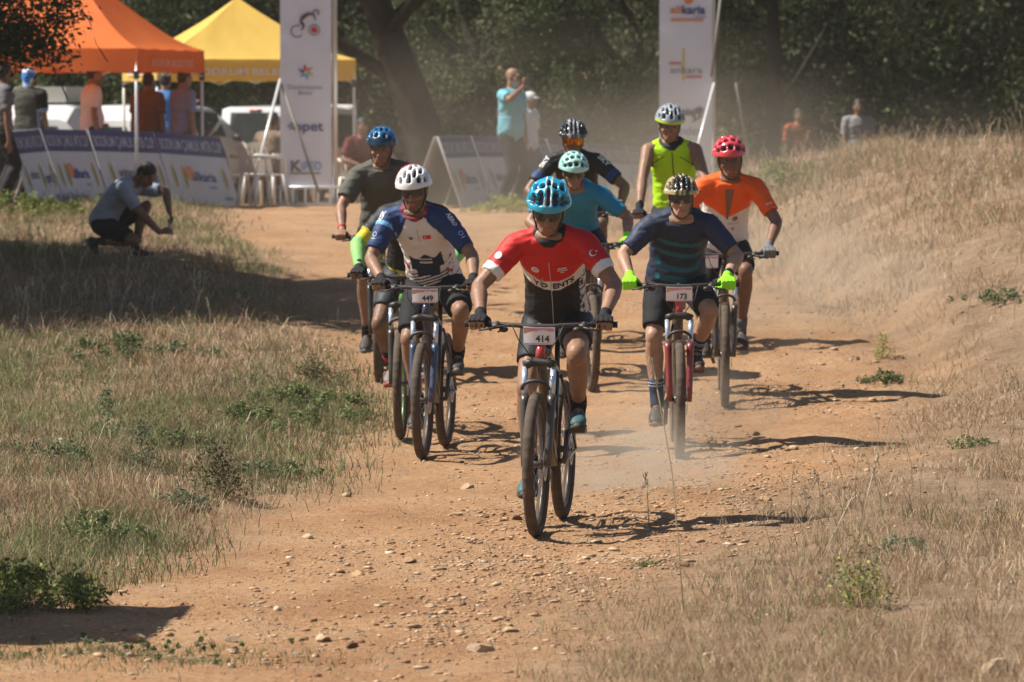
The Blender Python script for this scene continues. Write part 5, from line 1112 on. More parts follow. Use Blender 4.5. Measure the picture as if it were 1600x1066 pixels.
        Pl('yellow_bar', [[(-1.5, -25), (1.5, -25), (1.5, 25), (-1.5, 25)]], YELI, 1068, 101); T('lettering', 'ankara', 11, GRYI, 1072, 109, 50); T('lettering', '~~~~', 4, REDI, 1055, 99, 18); T('lettering', '~~~~~~', 4, REDI, 1084, 120, 24)
        Pl('horse_emblem', stroke([(-18, -4), (-8, 3), (2, 1), (12, 6), (17, 10)], [1, 5, 3.5, 4.5, 2]) + stroke([(2, 1), (8, -8), (3, -13)], [3, 2, 1]) + stroke([(12, 6), (16, -3), (10, -10)], [3, 2, 1]) + stroke([(17, 9), (18, 2)], [3, 2]), VIOI, 1079, 178); T('lettering', 'nder', 14, GRYI, 1080, 204, 34)
tower(438, 518, 65.0, 'alloy truss tower with white struts behind the banner by the yellow canopy', 'tall white sponsor banner with star and cyclist emblems by the yellow canopy', 'left')
tower(1030, 1113, 65.0, 'alloy truss tower with a white strut behind the banner over the neon vest', 'tall white sponsor banner with orange and blue lettering behind the neon vest', 'right')

PANEL_W, PANEL_B = mat('board_white', (.55, .54, .56), .6, var=.06), mat('board_blue', (.055, .050, .15), .55); BOARD_TXT = mat('board_text', (.42, .42, .48), .6)
def board(foot_a, foot_b, label, idx, back=True):
    """A-frame race board; foot_a -> foot_b is the bottom edge of the visible face, left to right"""
    A, B = Vector(foot_a), Vector(foot_b); A.z = tz(A.x, A.y); B.z = tz(B.x, B.y); L = (B - A).length; ux = (B - A).normalized(); nrm = ux.cross(Vector((0, 0, 1))).normalized(); up = (Vector((0, 0, 1)) * .94 - nrm * .34).normalized(); H = .98
    o0 = A.copy(); t = thing('race_board', label, 'board', o0, 0, 'race boards lining the chute'); n = ux.cross(up).normalized()
    def slab(nm, o, ux_, up_, th, w, h, m, par): nn = ux_.cross(up_).normalized(); q = [o, o + ux_ * w, o + ux_ * w + up_ * h, o + up_ * h]; return obj(nm, G().add(q + [p - nn * th for p in q], [(0, 1, 2, 3), (7, 6, 5, 4), (0, 4, 5, 1), (1, 5, 6, 2), (2, 6, 7, 3), (3, 7, 4, 0)]), m, par, smooth=False)
    Z = Vector((0, 0, 0)); fp = slab('front_panel', Z, ux, up, .012, L, H, PANEL_W, t); top = up * H
    up2 = (Vector((0, 0, 1)) * .94 + nrm * .34).normalized(); slab('rear_panel', -nrm * .70 + ux * L - nrm * .012, -ux, up2, .012, L, H, PANEL_W, t)
    hd = slab('header_band', up * (H * .70) + n * .004, ux, up, .003, L, H * .297, PANEL_B, fp)
    flat_text('lettering', 'BODRUM ÇAMLIK MTB CUP', .15, BOARD_TXT, hd, ux * L / 2 + up * (H * .845) + n * .004, ux, up, .012, L * .93)
    for k, fx in enumerate((.12, .27, .88) if idx % 2 == 0 else (.17, .62, .93)):
        c = ux * L * fx + up * H * .38; P = [(.045 * math.cos(a), .17 * math.sin(a)) for a in (2 * math.pi * q / 16 for q in range(16))]; flat_poly('leaf_emblem', [P], YELI, fp, c + n * .004, ux, up); flat_poly('leaf_core', [[(x * .45 + .01, y * .8) for x, y in P]], GRYI, fp, c + n * .007, ux, up)
    if idx % 2 == 0: flat_text('lettering', 'allkaria', .13, NAVYI, fp, ux * L * .56 + up * H * .40 + n * .004, ux, up, .02, L * .36); flat_poly('round_emblem', arc_poly(0, 0, .10, .10, 0, 360, 18), ORGI, fp, ux * L * .36 + up * H * .44 + n * .004, ux, up); flat_text('lettering', '.com', .06, SKYI, fp, ux * L * .66 + up * H * .26 + n * .004, ux, up, .02, L * .12)
    else: flat_text('lettering', 'ankara', .12, GRYI, fp, ux * L * .40 + up * H * .42 + n * .004, ux, up, .02, L * .25); flat_text('lettering', 'opet', .14, NAVYI, fp, ux * L * .78 + up * H * .36 + n * .004, ux, up, .02, L * .18)
    flat_text('lettering', '~~~~~~', .04, GRYI, fp, ux * L * .86 + up * H * .10 + n * .004, ux, up, .0, L * .12)
    for e in ((Z,) if 'open A-frame' in label else ()): obj('edge_strip', G().tube([e + n * .012, e + top + n * .012], .012, 6), mat('board_edge', (.24, .23, .24), .6), t)
def foot_pt(px, Y): p = pix(px, 300, Y); return (p.x, Y, 0)
LB = [(50, 60.0, 101, 61.2), (102, 61.25, 171, 62.6), (172, 62.65, 272, 64.0), (273, 64.05, 376, 65.4)]
for i, (a, ya, b, yb) in enumerate(LB): board(foot_pt(a, ya), foot_pt(b, yb), ['leftmost blue and white race board, behind the man in the dark vest', 'second race board from the left, half covered by the next', 'race board right behind the crouching man', 'race board nearest the white plastic chair, with the round orange emblem'][i], 3 - i)
RB = [(722, 63.0), (775, 64.8), (832, 66.7), (890, 68.6), (950, 70.5), (1012, 72.4), (1075, 74.2), (1140, 76.0), (1205, 77.8)]
for i in range(8): board(foot_pt(*RB[i]), foot_pt(RB[i + 1][0] - 3, RB[i + 1][1] - .06), ['end race board with open A-frame side left of the turquoise polo', 'race board directly behind the legs of the turquoise polo', 'race board between the turquoise polo and the black jersey', 'race board right behind the black-and-silver helmet', 'race board just right of the black jersey', 'race board behind the arm of the neon vest', 'race board behind the white banner base', 'last race board, seen over the red helmet'][i], i)

# ---- canopies
def canopy(label, loc, rz, half, eave, peak, colr, text, group='pop-up canopies'):
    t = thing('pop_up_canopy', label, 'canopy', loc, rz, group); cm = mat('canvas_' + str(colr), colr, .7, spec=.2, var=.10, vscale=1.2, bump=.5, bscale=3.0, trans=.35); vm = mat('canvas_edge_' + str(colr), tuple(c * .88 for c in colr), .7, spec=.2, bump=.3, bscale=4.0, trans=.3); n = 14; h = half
    def P(u, v):                                     # u along the side, v up to the peak
        z = eave + (peak - eave) * (v ** 1.35 * .86 + v * .14) - .05 * math.sin(math.pi * (u * .5 + .5)) * (1 - v) * v * 2
        return (u * h * (1 - v), -h * (1 - v), z)
    roof = None
    for k in range(4):
        Mx = Matrix.Rotation(k * math.pi / 2, 3, 'Z'); Vv, Fv = [], []
        for j in range(n + 1):
            for i in range(n + 1):
                p = Vector(P(-1 + 2 * i / n, min(j / n, .995))); p.z += .012 * math.sin(i * 1.9 + j * .7 + k) * (1 - j / n) ; Vv.append(Mx @ p)
        for j in range(n):
            for i in range(n): a = j * (n + 1) + i; Fv.append((a, a + 1, a + n + 2, a + n + 1))
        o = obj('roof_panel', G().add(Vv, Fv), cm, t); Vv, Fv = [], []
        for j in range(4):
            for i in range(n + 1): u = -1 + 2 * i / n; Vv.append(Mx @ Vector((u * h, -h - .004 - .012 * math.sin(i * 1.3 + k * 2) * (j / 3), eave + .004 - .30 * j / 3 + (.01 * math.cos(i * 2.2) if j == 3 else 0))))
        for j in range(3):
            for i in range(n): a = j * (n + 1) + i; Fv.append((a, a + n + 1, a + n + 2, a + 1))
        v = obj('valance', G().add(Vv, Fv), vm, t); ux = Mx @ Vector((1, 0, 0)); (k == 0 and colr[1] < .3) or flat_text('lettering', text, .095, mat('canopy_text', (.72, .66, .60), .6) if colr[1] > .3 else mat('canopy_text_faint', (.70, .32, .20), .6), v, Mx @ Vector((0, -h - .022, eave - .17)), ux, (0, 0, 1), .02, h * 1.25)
        c = Mx @ Vector((h - .02, -h + .02, 0)); obj('leg', G().tube([c, (c.x, c.y, eave - .05)], .02, 8), WHITE_METAL, t); obj('leg_bracket', G().box((c.x, c.y, eave - .34), (.03, .03, .05)), BLACKP, t, smooth=False)
        g = G(); a, b = Mx @ Vector((-h, -h + .05, 0)), Mx @ Vector((h, -h + .05, 0))
        for q in range(4): p0, p1 = a.lerp(b, q / 4), a.lerp(b, (q + 1) / 4); z0_, z1_ = (eave - .08, eave - .34) if q % 2 else (eave - .34, eave - .08); g.tube([(p0.x, p0.y, z0_), (p1.x, p1.y, z1_)], .012, 6)
        obj('scissor_strut', g, WHITE_METAL, t)
    return t
def canopy_at(corner, far, label, colr, eave_py, peak_add, text):
    c, f = Vector(corner), Vector(far); d = (f - c).normalized(); left = Vector((-d.y, d.x, 0)); half = 1.5; ctr = c + d * half + left * half; z = tz(ctr.x, ctr.y); ev = pix(200, eave_py, c.y).z - z
    return canopy(label, (ctr.x, ctr.y, z), math.atan2(d.y, d.x) - math.pi / 2, half, ev, ev + peak_add, colr, text)
cA = pix(215, 200, 63.2); cB = pix(318, 200, 66.1); canopy_at((cA.x, cA.y, 0), (cB.x, cB.y, 0), 'bright orange pop-up canopy with printed valance at the left', (.78, .19, .045), 76, 1.28, 'BODRUM BELEDİYESİ')
yc = pix(371, 200, 71.4); zc = tz(yc.x, yc.y); canopy('yellow pop-up canopy behind the white sponsor banner', (yc.x, yc.y, zc), R(14), 1.45, pix(0, 93, 69.8).z - zc, pix(0, 93, 69.8).z - zc + .92, (.80, .55, .13), 'BODRUM BELEDİYESİ')

# ---- vehicles
CARW, GLASS = mat('car_white', (.72, .72, .71), .25, coat=.6, dust=.10), mat('car_glass', (.03, .04, .042), .06, spec=.7)
def vehicle(label, px, Y, rz, kind, box=False, sc=1.0):
    p = pix(px, 250, Y); v = thing('parked_car', label, 'car', (p.x, Y, tz(p.x, Y)), rz, 'vehicles parked behind the canopies'); v.scale = (sc, sc, sc)
    # local: rear faces -Y; stations along y: half width low, z low, belt half width, belt z, roof half width, roof z
    ST = {'hatch': [(-1.95, .70, .45, .72, .80, .70, .86), (-1.9, .82, .30, .84, .92, .62, 1.25), (-1.55, .85, .25, .86, .95, .63, 1.47), (-.4, .86, .25, .87, .95, .65, 1.50), (.35, .86, .25, .87, .94, .62, 1.45), (1.05, .85, .25, .86, .93, .80, .98), (1.75, .82, .28, .82, .80, .76, .84), (2.0, .70, .38, .70, .62, .66, .66)],
          'van': [(-2.15, .80, .45, .82, 1.05, .78, 1.70), (-2.1, .88, .30, .90, 1.10, .80, 1.82), (-1.0, .90, .28, .92, 1.10, .82, 1.86), (.6, .90, .28, .92, 1.10, .80, 1.84), (1.2, .90, .28, .90, 1.08, .74, 1.45), (1.75, .88, .28, .88, 1.02, .84, 1.06), (2.15, .78, .35, .80, .80, .76, .84)],
          'jeep': [(-1.85, .74, .55, .76, .98, .70, 1.70), (-1.8, .80, .42, .82, 1.02, .72, 1.82), (-.6, .82, .40, .83, 1.02, .74, 1.85), (.35, .82, .40, .83, 1.02, .72, 1.82), (.6, .80, .40, .82, 1.02, .78, 1.06), (1.6, .74, .42, .76, .98, .72, 1.0), (1.8, .72, .45, .72, .85, .70, .88)]}[kind]
    rings = []
    for y, w0, z0, w1, z1, w2, z2 in ST: rings.append([(-w0, y, z0), (w0, y, z0), (w1 + .01, y, (z0 + z1) / 2), (w1, y, z1), ((w1 + w2) / 2 + .01, y, (z1 + z2) / 2), (w2, y, z2 - .04), (w2 * .8, y, z2), (-w2 * .8, y, z2), (-w2, y, z2 - .04), (-(w1 + w2) / 2 - .01, y, (z1 + z2) / 2), (-w1, y, z1), (-w1 - .01, y, (z0 + z1) / 2)])
    body = obj('body', G().loft(rings), CARW, v, sharp=28)
    def win(y0, y1, s):
        f = lambda y: [float(np.interp(y, [q[0] for q in ST], [q[k] for q in ST])) for k in (3, 4, 5, 6)]
        a, b = f(y0), f(y1); q = []
        for (w1, z1, w2, z2), y in ((a, y0), (b, y1)):
            for t in (.10, .82): q.append(Vector((s * (w1 + (w2 - w1) * t + .022 - .006 * t), y, z1 + (z2 - z1) * t)))
        g = G().add([q[0], q[2], q[3], q[1]], [(0, 1, 2, 3)] if s > 0 else [(3, 2, 1, 0)]); obj('side_window', g, GLASS, body, smooth=False)
    e = {'hatch': [(-1.45, -.55), (-.47, .35)], 'van': [(-1.9, -1.0), (-.9, .0), (.1, .9)], 'jeep': [(-1.6, -.75), (-.65, .2)]}[kind]
    for s in (-1, 1):
        for a, b in e: win(a, b, s)
    a, b = ST[0], ST[1]; z1, z2 = ST[1][4] + .06, ST[1][6] - .10; yb = -.02; y1, y2 = ST[0][0] - .02, ST[1][0] - .012
    obj('rear_window', G().add([(-.56, y1 - .01, z1), (.56, y1 - .01, z1), (.50, y1 - .004, z2), (-.50, y1 - .004, z2)], [(0, 1, 2, 3)]), GLASS, body, smooth=False); obj('brake_light', G().box((0, ST[1][0] - .03, ST[1][6] - .06), (.12, .02, .018)), mat('brake_red', (.45, .02, .02), .3), body)
    for s in (-1, 1): obj('tail_light', G().box((s * .66, ST[0][0] - .004, ST[0][4] - .02), (.05, .02, .10)), mat('brake_red', (.45, .02, .02)), body); obj('wing_mirror', G().ell((s * .93, .55, .98), (.07, .04, .05)), BLACKP, body)
    obj('windscreen', G().add([(-.62, ST[-3][0] - .02, ST[-3][6] + .03), (.62, ST[-3][0] - .02, ST[-3][6] + .03), (.54, ST[-4][0] + .02, ST[-4][6] - .03), (-.54, ST[-4][0] + .02, ST[-4][6] - .03)], [(3, 2, 1, 0)]), GLASS, body, smooth=False)
    obj('bumper', G().box((0, ST[0][0] - .03, .48), (.74, .05, .09)), BLACKP, body, smooth=False)
    for y in (-1.25, 1.3):
        for s in (-1, 1): w = obj('wheel', G().tube([(s * .68, y, .32), (s * .70, y, .32), (s * .86, y, .32), (s * .88, y, .32)], [.29, .32, .32, .29], 24), RUBBER, v); obj('wheel_rim', G().tube([(s * .80, y, .32), (s * .893, y, .32)], [.20, .19], 18), STEEL, w)
    if box: obj('roof_box', G().box((.0, -.7, 1.63), (.42, .65, .12)), mat('roof_box', (.42, .42, .38), .5), v, smooth=False)
    if kind == 'jeep': obj('roll_bar', G().tube([(-.78, .35, 1.0), (-.72, .35, 1.84), (.72, .35, 1.84), (.78, .35, 1.0)], .03, 8), CARW, v)
    return v
vehicle('white car with a grey roof box, under the orange canopy', 108, 76.0, R(-14), 'hatch', True); vehicle('white hatchback seen from behind between the canopy poles', 262, 76.5, R(-28), 'hatch'); vehicle('white upright off-roader half hidden by the left sponsor banner', 486, 78.0, R(-30), 'jeep', sc=.88)
# ---- plastic chairs
def chair(label, px, Y, rz, colr):
    p = pix(px, 300, Y); c = thing('plastic_chair', label, 'chair', (p.x, Y, tz(p.x, Y)), rz, 'plastic garden chairs'); m = mat('chair_' + str(colr), colr, .4)
    obj('seat', G().add(*grid_slab(.23, .22, .43, .018)), m, c)
    Vv = []; n = 10
    for j in range(7):
        for i in range(n + 1): u = -1 + 2 * i / n; t = j / 6; Vv.append((u * .22 * (1 - .25 * t ** 3 * abs(u)), .21 + .10 * t - .03 * (1 - u * u) * 0, .44 + .42 * t * (1 - .10 * u * u)))
    n1 = len(Vv); Vv += [(x, y + .012, z) for x, y, z in Vv]; Fv = []
    for j in range(6):
        for i in range(n):
            if 0 < j < 5 and i % 2 == 1: continue
            a = j * (n + 1) + i; Fv += [(a, a + 1, a + n + 2, a + n + 1), (a + n1 + 1, a + n1, a + n1 + n + 1, a + n1 + n + 2)]
    obj('backrest', G().add(Vv, Fv), m, c)
    for sx in (-1, 1):
        obj('armrest', G().tube([(sx * .25, -.2, .44), (sx * .27, -.19, .64), (sx * .27, 0, .66), (sx * .24, .24, .68)], .018, 8, flat=1.4), m, c)
        for sy in (-1, 1): obj('leg', G().tube([(sx * .22, sy * .19, .43), (sx * .26, sy * .24, 0)], [.024, .018], 8, flat=1.5), m, c)
def grid_slab(w, d, z, th):
    n = 6; Vv = [(-w + 2 * w * i / n, -d + 2 * d * j / n, z - .015 * (1 - (2 * i / n - 1) ** 2) * (1 - (2 * j / n - 1) ** 2)) for j in range(n + 1) for i in range(n + 1)]; n1 = len(Vv); Vv += [(x, y, z_ - th) for x, y, z_ in Vv]; Fv = []
    for j in range(n):
        for i in range(n): a = j * (n + 1) + i; Fv += [(a, a + 1, a + n + 2, a + n + 1), (a + n1 + 1, a + n1, a + n1 + n + 1, a + n1 + n + 2)]
    for k in range(n): Fv += [(k, k + n1, k + n1 + 1, k + 1), ((n + 1) * n + k, (n + 1) * n + k + 1, (n + 1) * n + k + 1 + n1, (n + 1) * n + k + n1), (k * (n + 1), (k + 1) * (n + 1), (k + 1) * (n + 1) + n1, k * (n + 1) + n1), (k * (n + 1) + n, k * (n + 1) + n + n1, (k + 1) * (n + 1) + n + n1, (k + 1) * (n + 1) + n)]
    return Vv, Fv
chair('white plastic garden chair left of the sponsor banner', 410, 64.6, R(120), (.66, .64, .58)); chair('tan plastic garden chair behind the last race board', 352, 66.4, R(150), (.42, .30, .17))
# ---- tape
def ribbon(label, pts, w, m, cat, twist=1.0):
    P = [pix(*q) for q in pts]; o0 = P[0].copy(); t = []
    g = G(); Vv, Fv = [], []; n = 24
    for i in range(n + 1):
        u = i / n * (len(P) - 1); k = min(int(u), len(P) - 2); p = P[k].lerp(P[k + 1], u - k) - o0; a = twist * i * .35; d = Vector((math.cos(a) * .8, math.sin(a), .35)) * w; Vv += [p - d, p + d, p + d + Vector((0, .003, 0)), p - d + Vector((0, .003, 0))]
        if i < n: q = i * 4; Fv += [(q, q + 1, q + 5, q + 4), (q + 7, q + 6, q + 2, q + 3), (q + 1, q + 2, q + 6, q + 5), (q + 4, q + 7, q + 3, q)]
    o = obj('barrier_tape', g.add(Vv, Fv), m, None); o.location = o0; tag(o, label, cat, 'loose barrier tape'); return o
DT = mat('dark_tape', (.05, .05, .06), .4)
ribbon('long dark tape dangling from the twigs before the orange canopy', [(55, 42, 45.5), (70, 75, 45.4), (88, 115, 45.3), (106, 156, 45.3)], .012, DT, 'tape', .4); ribbon('shorter dark tape dangling over the orange canopy', [(128, 18, 45.5), (140, 32, 45.4), (150, 68, 45.4), (168, 96, 45.4)], .012, DT, 'tape', .4)
ribbon('yellow tape strung low from the finish tower to the right', [(1118, 216, 66), (1160, 213, 70), (1200, 204, 74), (1290, 200, 78)], .03, mat('yellow_tape', (.45, .48, .05), .5), 'tape', .15)
# ---- unseen sheet added beyond the left edge to cast the sharp foreground shadow
def shadow_caster():
    z = 2.35; k = 1 / math.tan(SUN_EL); off = Vector((math.cos(SUN_OFF) * k * z, math.sin(SUN_OFF) * k * z, 0)); tip, low = ground(300, 950), ground(228, 1008); a, b = tip - off, low - off
    c = (a + b) / 2 + Vector((-1.3, 0, 0)); g0 = tz(c.x, c.y); t = thing('shadow_caster', 'unseen square sheet added beyond the left edge to cast the sharp shadow', 'shadow_caster', (c.x, c.y, g0)); far = Vector((-2.4, 0, 0))
    P = [Vector((p.x - c.x, p.y - c.y, z - g0)) for p in (a, a + Vector((-2.6, -.35, 0)), b + Vector((-2.6, .25, 0)), b)]; top = Vector((0, 0, z - g0 + .22))
    obj('canvas', G().add(P + [top] + [p - Vector((0, 0, .012)) for p in P], [(0, 1, 4), (1, 2, 4), (2, 3, 4), (3, 0, 4), (0, 3, 8, 5), (1, 0, 5, 6), (2, 1, 6, 7), (3, 2, 7, 8), (8, 7, 6, 5)]), mat('caster_sheet_mat', (.25, .22, .18), .8), t, smooth=False)
    obj('pole', G().tube([(0, 0, -.05), (0, 0, z - g0 + .2)], .022, 10), WHITE_METAL, t)
shadow_caster()
# ================================================================== people who watch
def standing(k=1.0, arms=None, lean=3, head=(0, 4), stance=.10, step=0.0, seat=None):
    hz = .93 * k; hipc = Vector((0, 0, hz)); T = .545 * k; ln = R(lean); nb = hipc + Vector((0, -math.sin(ln) * T, math.cos(ln) * T)); sp = Spine(hipc, nb, .008, k)
    J = {'spine': sp, 'k': k, 'sh': {}, 'el': {}, 'wr': {}, 'hip': {}, 'kn': {}, 'an': {}, 'ball': {}, 'toe': {}, 'toep': {}, 'hand': {}}; J['head'] = nb + Vector((0, -.025, .150 * k)); J['H'] = head_axes(R(head[0]), R(head[1])); arms = arms or {}
    for s in (-1, 1):
        J['sh'][s] = sp.pt(s * .182 * k, sp.len * .88, .0); a = arms.get(s, {}); w = Vector(a.get('w', (s * .25, -.04, .80))) * k; J['wr'][s] = w; J['el'][s] = two_bone(J['sh'][s], w, .30 * k, .262 * k, a.get('hint', (s * .35, 1, -.1)))
        d = Vector(a['d']) if 'd' in a else (w - J['el'][s]); J['hand'][s] = hand_free(w, d, a.get('n', (s, 0, .1)), a.get('th', 1), a.get('curl', .55), k)
        ball = Vector((s * stance, -.09 - s * step, .012)); J['ball'][s] = ball; J['toe'][s] = Vector((s * .18, -1, 0)); J['toep'][s] = 0.0; J['an'][s] = foot(ball, J['toe'][s], 0); J['hip'][s] = hipc + Vector((s * .088, 0, -.03)); J['kn'][s] = two_bone(J['hip'][s], J['an'][s], .435 * k, .425 * k, (s * .1, -1, 0))
    return J
def at_place(px, Y, facing, dz=0.0):
    """facing in degrees: 0 looks at the camera, 90 looks to image right, 180 away"""
    p = pix(px, 300, Y); return Matrix.Translation((p.x, Y, tz(p.x, Y) + dz)) @ Matrix.Rotation(R(facing), 4, 'Z')
GRP = 'people watching the race'; DENIM, DARKT = (.03, .04, .07), (.022, .022, .025); HB, HG = (.02, .014, .011), (.36, .34, .32)
PL = dict(lycra=False, loose=.016, sleeve=.78, cuff=.010, fold=.008, shirt_name='shirt', legs=1.95, leg_loose=.016, leg_fold=.007, flare=.010, hem=-.12)
def watcher(label, px, Y, facing, k, st, **kw):
    d = dict(PL); d.update(st); return build_person(label, standing(k, **kw), d, at_place(px, Y, facing), GRP, .0115, seed=int(px))
watcher('man in grey T-shirt and black trousers cut off by the left edge', 2, 60.0, 110, 1.0, dict(shirt=(.13, .13, .14), shorts=DARKT, hair=HB, skin=BROWN))
def scarf(root, P, H, k):
    g = G(); g.ell(P(0, -.014, .045), (.084, .104, .088), H); g.ell(P(0, -.045, .0), (.082, .075, .09), H); g.ell(P(0, -.075, -.08), (.06, .035, .085), H); me = fuse(g, .01, 2); folds(me, .006, 30, 30, 18, 4); V = verts_np(me); n = vnoise(V[:, 0] * 22 + 9, V[:, 2] * 16 + V[:, 1] * 9, 3); top = V[:, 2] > (P(0, 0, .07).z)
    set_attr(me, 'Col', np.where((top | (n > .72))[:, None], (.55, .62, .72), (.05, .20, .55))); link('head_scarf', me, CLOTH, root)
def sh_gilet(u, v, n, at, asd): return pat(at >= 0, pat(at > .62, (.22, .30, .42), (.018, .018, .020)), (.060, .058, .045))
watcher('man in dark olive gilet with blue and white head scarf, back turned', 44, 61.6, 165, .97, dict(shirt=sh_gilet, shorts=DARKT, skin=TAN, headwear=scarf, hair=None, bald=True), arms={1: dict(w=(.30, -.16, 1.00), hint=(1, .6, -.4))})
def sh_pink(u, v, n, at, asd): return np.tile((.62, .56, .57), (len(u), 1))
watcher('short-haired man in white polo shirt under the orange canopy, facing right', 142, 65.2, 112, 1.0, dict(shirt=sh_pink, shorts=DENIM, hair=HB, skin=TAN, belly=.05, loose=.02), arms={-1: dict(w=(-.24, -.02, .86), hint=(-.5, 1, 0))})
watcher('man in brown T-shirt standing behind the canopy pole', 230, 66.0, 155, .97, dict(shirt=(.15, .075, .045), shorts=DENIM, hair=HB, skin=BROWN, wide=1.08, belly=.03, loose=.02))
watcher('dark-haired person in bright blue shirt between two men', 258, 68.2, 170, .99, dict(shirt=(.07, .22, .52), shorts=DENIM, hair=HB, skin=TAN))
watcher('man in lavender shirt pointing right at the canopy corner', 284, 65.9, 128, 1.0, dict(shirt=(.20, .22, .36), shorts=(.20, .12, .08), hair=(.05, .03, .02), skin=TAN, wide=1.05, loose=.02), arms={1: dict(w=(.25, -.34, 1.30), hint=(.6, .3, -1), d=(.2, -1, .4), n=(0, .2, 1), curl=.25)})
polo = watcher('man in turquoise polo shirt raising his hand to his white-bearded face', 797, 63.8, 52, 1.04, dict(shirt=(.16, .42, .50), shorts=(.022, .024, .030), hair=HG, bald=True, skin=TAN, beard=(.55, .53, .50), beard_a=.6, belly=.05, loose=.024, collar=.05, legs=1.95), arms={-1: dict(w=(-.13, -.30, 1.50), hint=(-1, -.2, -.6), d=(.35, -.25, 1), n=(-.4, -1, .2), curl=.9), 1: dict(w=(.30, -.02, .84))}, head=(10, 2), step=.06)
ph = obj('phone', G().box((0, 0, 0), (.037, .005, .075)), mat('phone_dark', (.03, .03, .035), .2), None, smooth=False); ph.matrix_world = at_place(797, 63.8, 52) @ Matrix.Translation((-.07, -.37, 1.66)) @ Matrix.Rotation(R(12), 4, 'Y'); tag(ph, 'dark phone held up by the man in the turquoise polo', 'phone')
def cap(root, P, H, k): me = fuse(G().ell(P(0, -.012, .052), (.084, .104, .082), H).ell(P(0, .09, .052), (.062, .07, .008), H), .009, 2); set_attr(me, 'Col', np.tile((.60, .60, .60), (len(me.vertices), 1))); link('cap', me, CLOTH, root)
watcher('person in white shirt and white cap behind the turquoise polo', 824, 67.0, 60, .88, dict(shirt=(.56, .58, .62), shorts=DENIM, hair=HB, skin=TAN, headwear=cap))
watcher('far spectator in orange shirt in the shade on the right', 1246, 76.5, 20, .90, dict(shirt=(.28, .06, .02), shorts=DENIM, hair=HB, skin=BROWN)); watcher('far spectator in dark shirt between the orange and the white one', 1292, 77.5, -10, .92, dict(shirt=(.04, .03, .03), shorts=DARKT, hair=HB, skin=BROWN)); watcher('far spectator in white shirt in the shade on the right', 1340, 75.5, 5, .98, dict(shirt=(.27, .27, .28), shorts=(.05, .06, .09), hair=HB, skin=BROWN))
# ---- seated and crouching
def seated(k=1.0):
    J = standing(k, lean=12); d = Vector((0, 0, -.47 * k)); sp = J['spine']; sp.P += np.array(d); 
    for key in ('sh', 'hip'): J[key] = {s: p + d for s, p in J[key].items()}
    J['head'] = J['head'] + d
    for s in (-1, 1):
        ball = Vector((s * .11, -.50, .012)); J['ball'][s] = ball; J['an'][s] = foot(ball, J['toe'][s], 0); J['kn'][s] = two_bone(J['hip'][s], J['an'][s], .435 * k, .425 * k, (s * .2, -1, .6)); w = Vector((s * .12, -.36, .60)); J['wr'][s] = w; J['el'][s] = two_bone(J['sh'][s], w, .30, .262, (s, .4, -.5)); J['hand'][s] = hand_free(w, (-s * .2, -1, -.3), (s * .3, 0, 1), 1, .5)
    return J
d = dict(PL); d.update(shirt=(.20, .14, .10), shorts=(.16, .045, .035), hair=HB, skin=BROWN, legs=1.9); build_person('seated person in dark red shirt behind the blue helmet', seated(), dict(d, shirt=(.12, .022, .02), shorts=DARKT), at_place(562, 69.5, 20), GRP, .0115, seed=6); chair('white plastic chair under the seated person in dark red', 562, 69.55, R(20), (.66, .64, .58))
build_person('seated person in brown shirt beside the sponsor banner', seated(), d, at_place(418, 66.8, 150), GRP, .0115, seed=5)
chair('white plastic chair under the seated person in brown', 418, 66.85, R(150), (.66, .64, .58))
def crouch():
    hipc = Vector((0, .10, .36)); nb = Vector((0, -.25, .75)); sp = Spine(hipc, nb, .05); J = {'spine': sp, 'k': 1.0, 'sh': {}, 'el': {}, 'wr': {}, 'hip': {}, 'kn': {}, 'an': {}, 'ball': {}, 'toe': {}, 'toep': {}, 'hand': {}}
    J['head'] = nb + Vector((0, -.125, .085)); J['H'] = head_axes(R(-8), R(48)); W = {-1: Vector((-.07, -.56, .26)), 1: Vector((.07, -.60, .46))}
    for s in (-1, 1): J['sh'][s] = sp.pt(s * .182, sp.len * .875, .02); J['wr'][s] = W[s]; J['hip'][s] = hipc + Vector((s * .09, -.01, -.02))
    J['el'][-1] = two_bone(J['sh'][-1], W[-1], .30, .262, (-.5, .3, -1)); J['el'][1] = two_bone(J['sh'][1], W[1], .30, .262, (.7, -1, .9)); J['hand'][-1] = hand_free(W[-1], (.45, -1, .25), (-.8, -.2, .5), -1, .9); J['hand'][1] = hand_free(W[1], (-.25, -.55, -1), (.6, -.8, .2), 1, .9)
    J['ball'] = {-1: Vector((-.12, .16, .03)), 1: Vector((.12, -.30, .012))}; J['toe'] = {-1: Vector((-.1, -1, 0)), 1: Vector((.1, -1, 0))}; J['toep'] = {-1: R(62), 1: 0.0}
    J['an'] = {s: foot(J['ball'][s], J['toe'][s], J['toep'][s]) for s in (-1, 1)}; J['kn'] = {-1: two_bone(J['hip'][-1], J['an'][-1], .42, .42, (-.1, -1, -.5)), 1: two_bone(J['hip'][1], J['an'][1], .43, .42, (.2, -1, .6))}; return J
gp = ground(176, 404); MC = Matrix.Translation((gp.x, gp.y, gp.z)) @ Matrix.Rotation(R(68), 4, 'Z')
d = dict(PL); d.update(shirt=(.30, .34, .42), shorts=(.020, .020, .022), hair=(.012, .010, .009), skin=(.22, .115, .075), legs=.85, leg_loose=.02, sole=(.3, .3, .3), collar=.03, sock=(.05, .05, .05), hem=-.06); build_person('man in pale grey-blue T-shirt crouching on the verge over a phone', crouch(), d, MC, GRP, .009, seed=9)
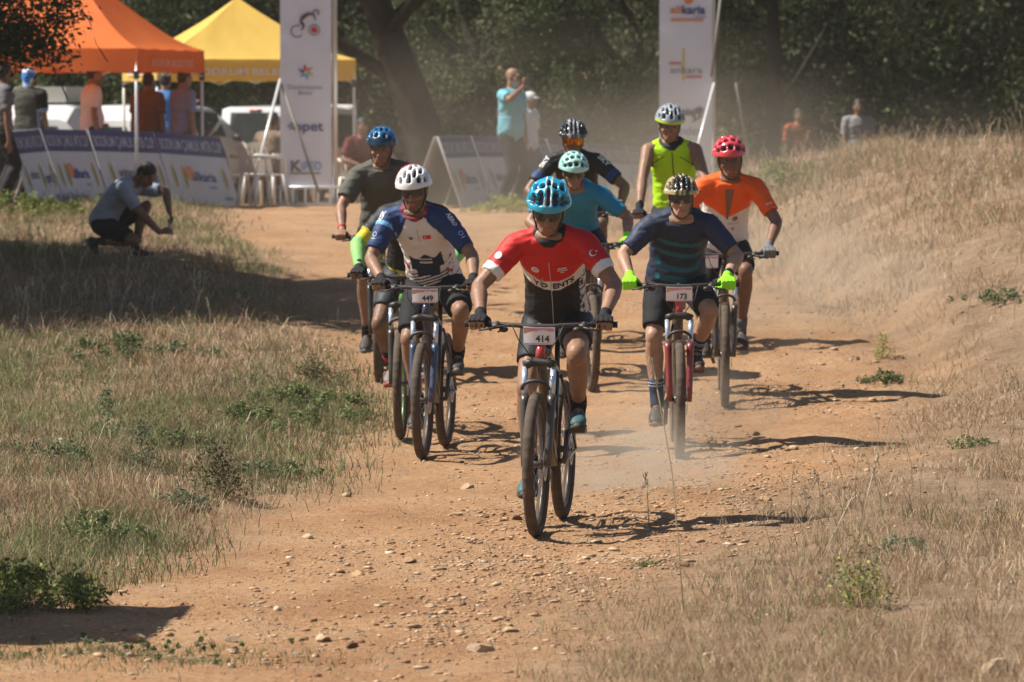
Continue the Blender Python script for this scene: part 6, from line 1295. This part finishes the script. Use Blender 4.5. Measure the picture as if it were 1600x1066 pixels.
ph = obj('phone', G().box((0, 0, 0), (.075, .006, .038)), mat('phone_grey', (.22, .22, .24), .3), None, smooth=False); ph.matrix_world = MC @ Matrix.Translation((.01, -.635, .33)) @ Matrix.Rotation(R(90), 4, 'Y'); tag(ph, 'grey phone held in both hands by the crouching man', 'phone')
# ================================================================== dusty air
def volume_mat(name, dens, colr, aniso=.2):
    m = bpy.data.materials.new(name); m.use_nodes = True; N, L = m.node_tree.nodes, m.node_tree.links; N.remove(N['Principled BSDF']); v = N.new('ShaderNodeVolumePrincipled'); v.inputs['Color'].default_value = (*colr, 1); v.inputs['Density'].default_value = dens; v.inputs['Anisotropy'].default_value = aniso
    L.new(v.outputs[0], N['Material Output'].inputs['Volume']); return m, v
hm, _ = volume_mat('haze', .0004, (.80, .74, .66))
hz = obj('haze', G().box((0, 85, 6.2), (112, 117, 7.6)), hm, None, smooth=False); tag(hz, 'thin dusty haze hanging in the air over the whole scene', 'haze', kind='stuff')

def dust(label, c, r, dens):
    m, v = volume_mat('dust', 0, (.86, .72, .56), .0); N, L = m.node_tree.nodes, m.node_tree.links; tc = N.new('ShaderNodeTexCoord'); gr = N.new('ShaderNodeTexGradient'); gr.gradient_type = 'SPHERICAL'; L.new(tc.outputs['Object'], gr.inputs[0])
    nz = N.new('ShaderNodeTexNoise'); nz.inputs['Scale'].default_value = 2.2; nz.inputs['Detail'].default_value = 3; L.new(tc.outputs['Object'], nz.inputs['Vector']); mr = N.new('ShaderNodeMapRange'); mr.inputs[1].default_value = .35; mr.inputs[2].default_value = .7; L.new(nz.outputs['Fac'], mr.inputs[0])
    a = N.new('ShaderNodeMath'); a.operation = 'MULTIPLY'; L.new(gr.outputs['Fac'], a.inputs[0]); L.new(mr.outputs[0], a.inputs[1]); b = N.new('ShaderNodeMath'); b.operation = 'MULTIPLY'; b.inputs[1].default_value = dens; L.new(a.outputs[0], b.inputs[0]); L.new(b.outputs[0], v.inputs['Density'])
    o = obj('dust', G().ell((0, 0, 0), (1, 1, 1), nu=20, nv=14), m, None); o.location = c; o.scale = r; tag(o, label, 'dust', 'dust raised by the wheels', kind='stuff')
p = ground(965, 770); dust('pale dust drifting right of the leading front wheel', (p.x + .1, p.y + .3, p.z + .12), (.75, 1.5, .38), 1.5)
p = ground(1085, 700); dust('thin dust at the wheel of the navy rider', (p.x, p.y + .5, p.z + .15), (.8, 1.6, .45), .7)
p = ground(1230, 540); dust('thin dust along the foot of the right bank', (p.x, p.y + 1, p.z + .4), (1.6, 4.8, 1.1), .28)
dust('dust cloud hanging between the riders and the race boards', (.9, 52, 1.3), (5.2, 9.5, 2.0), .085)
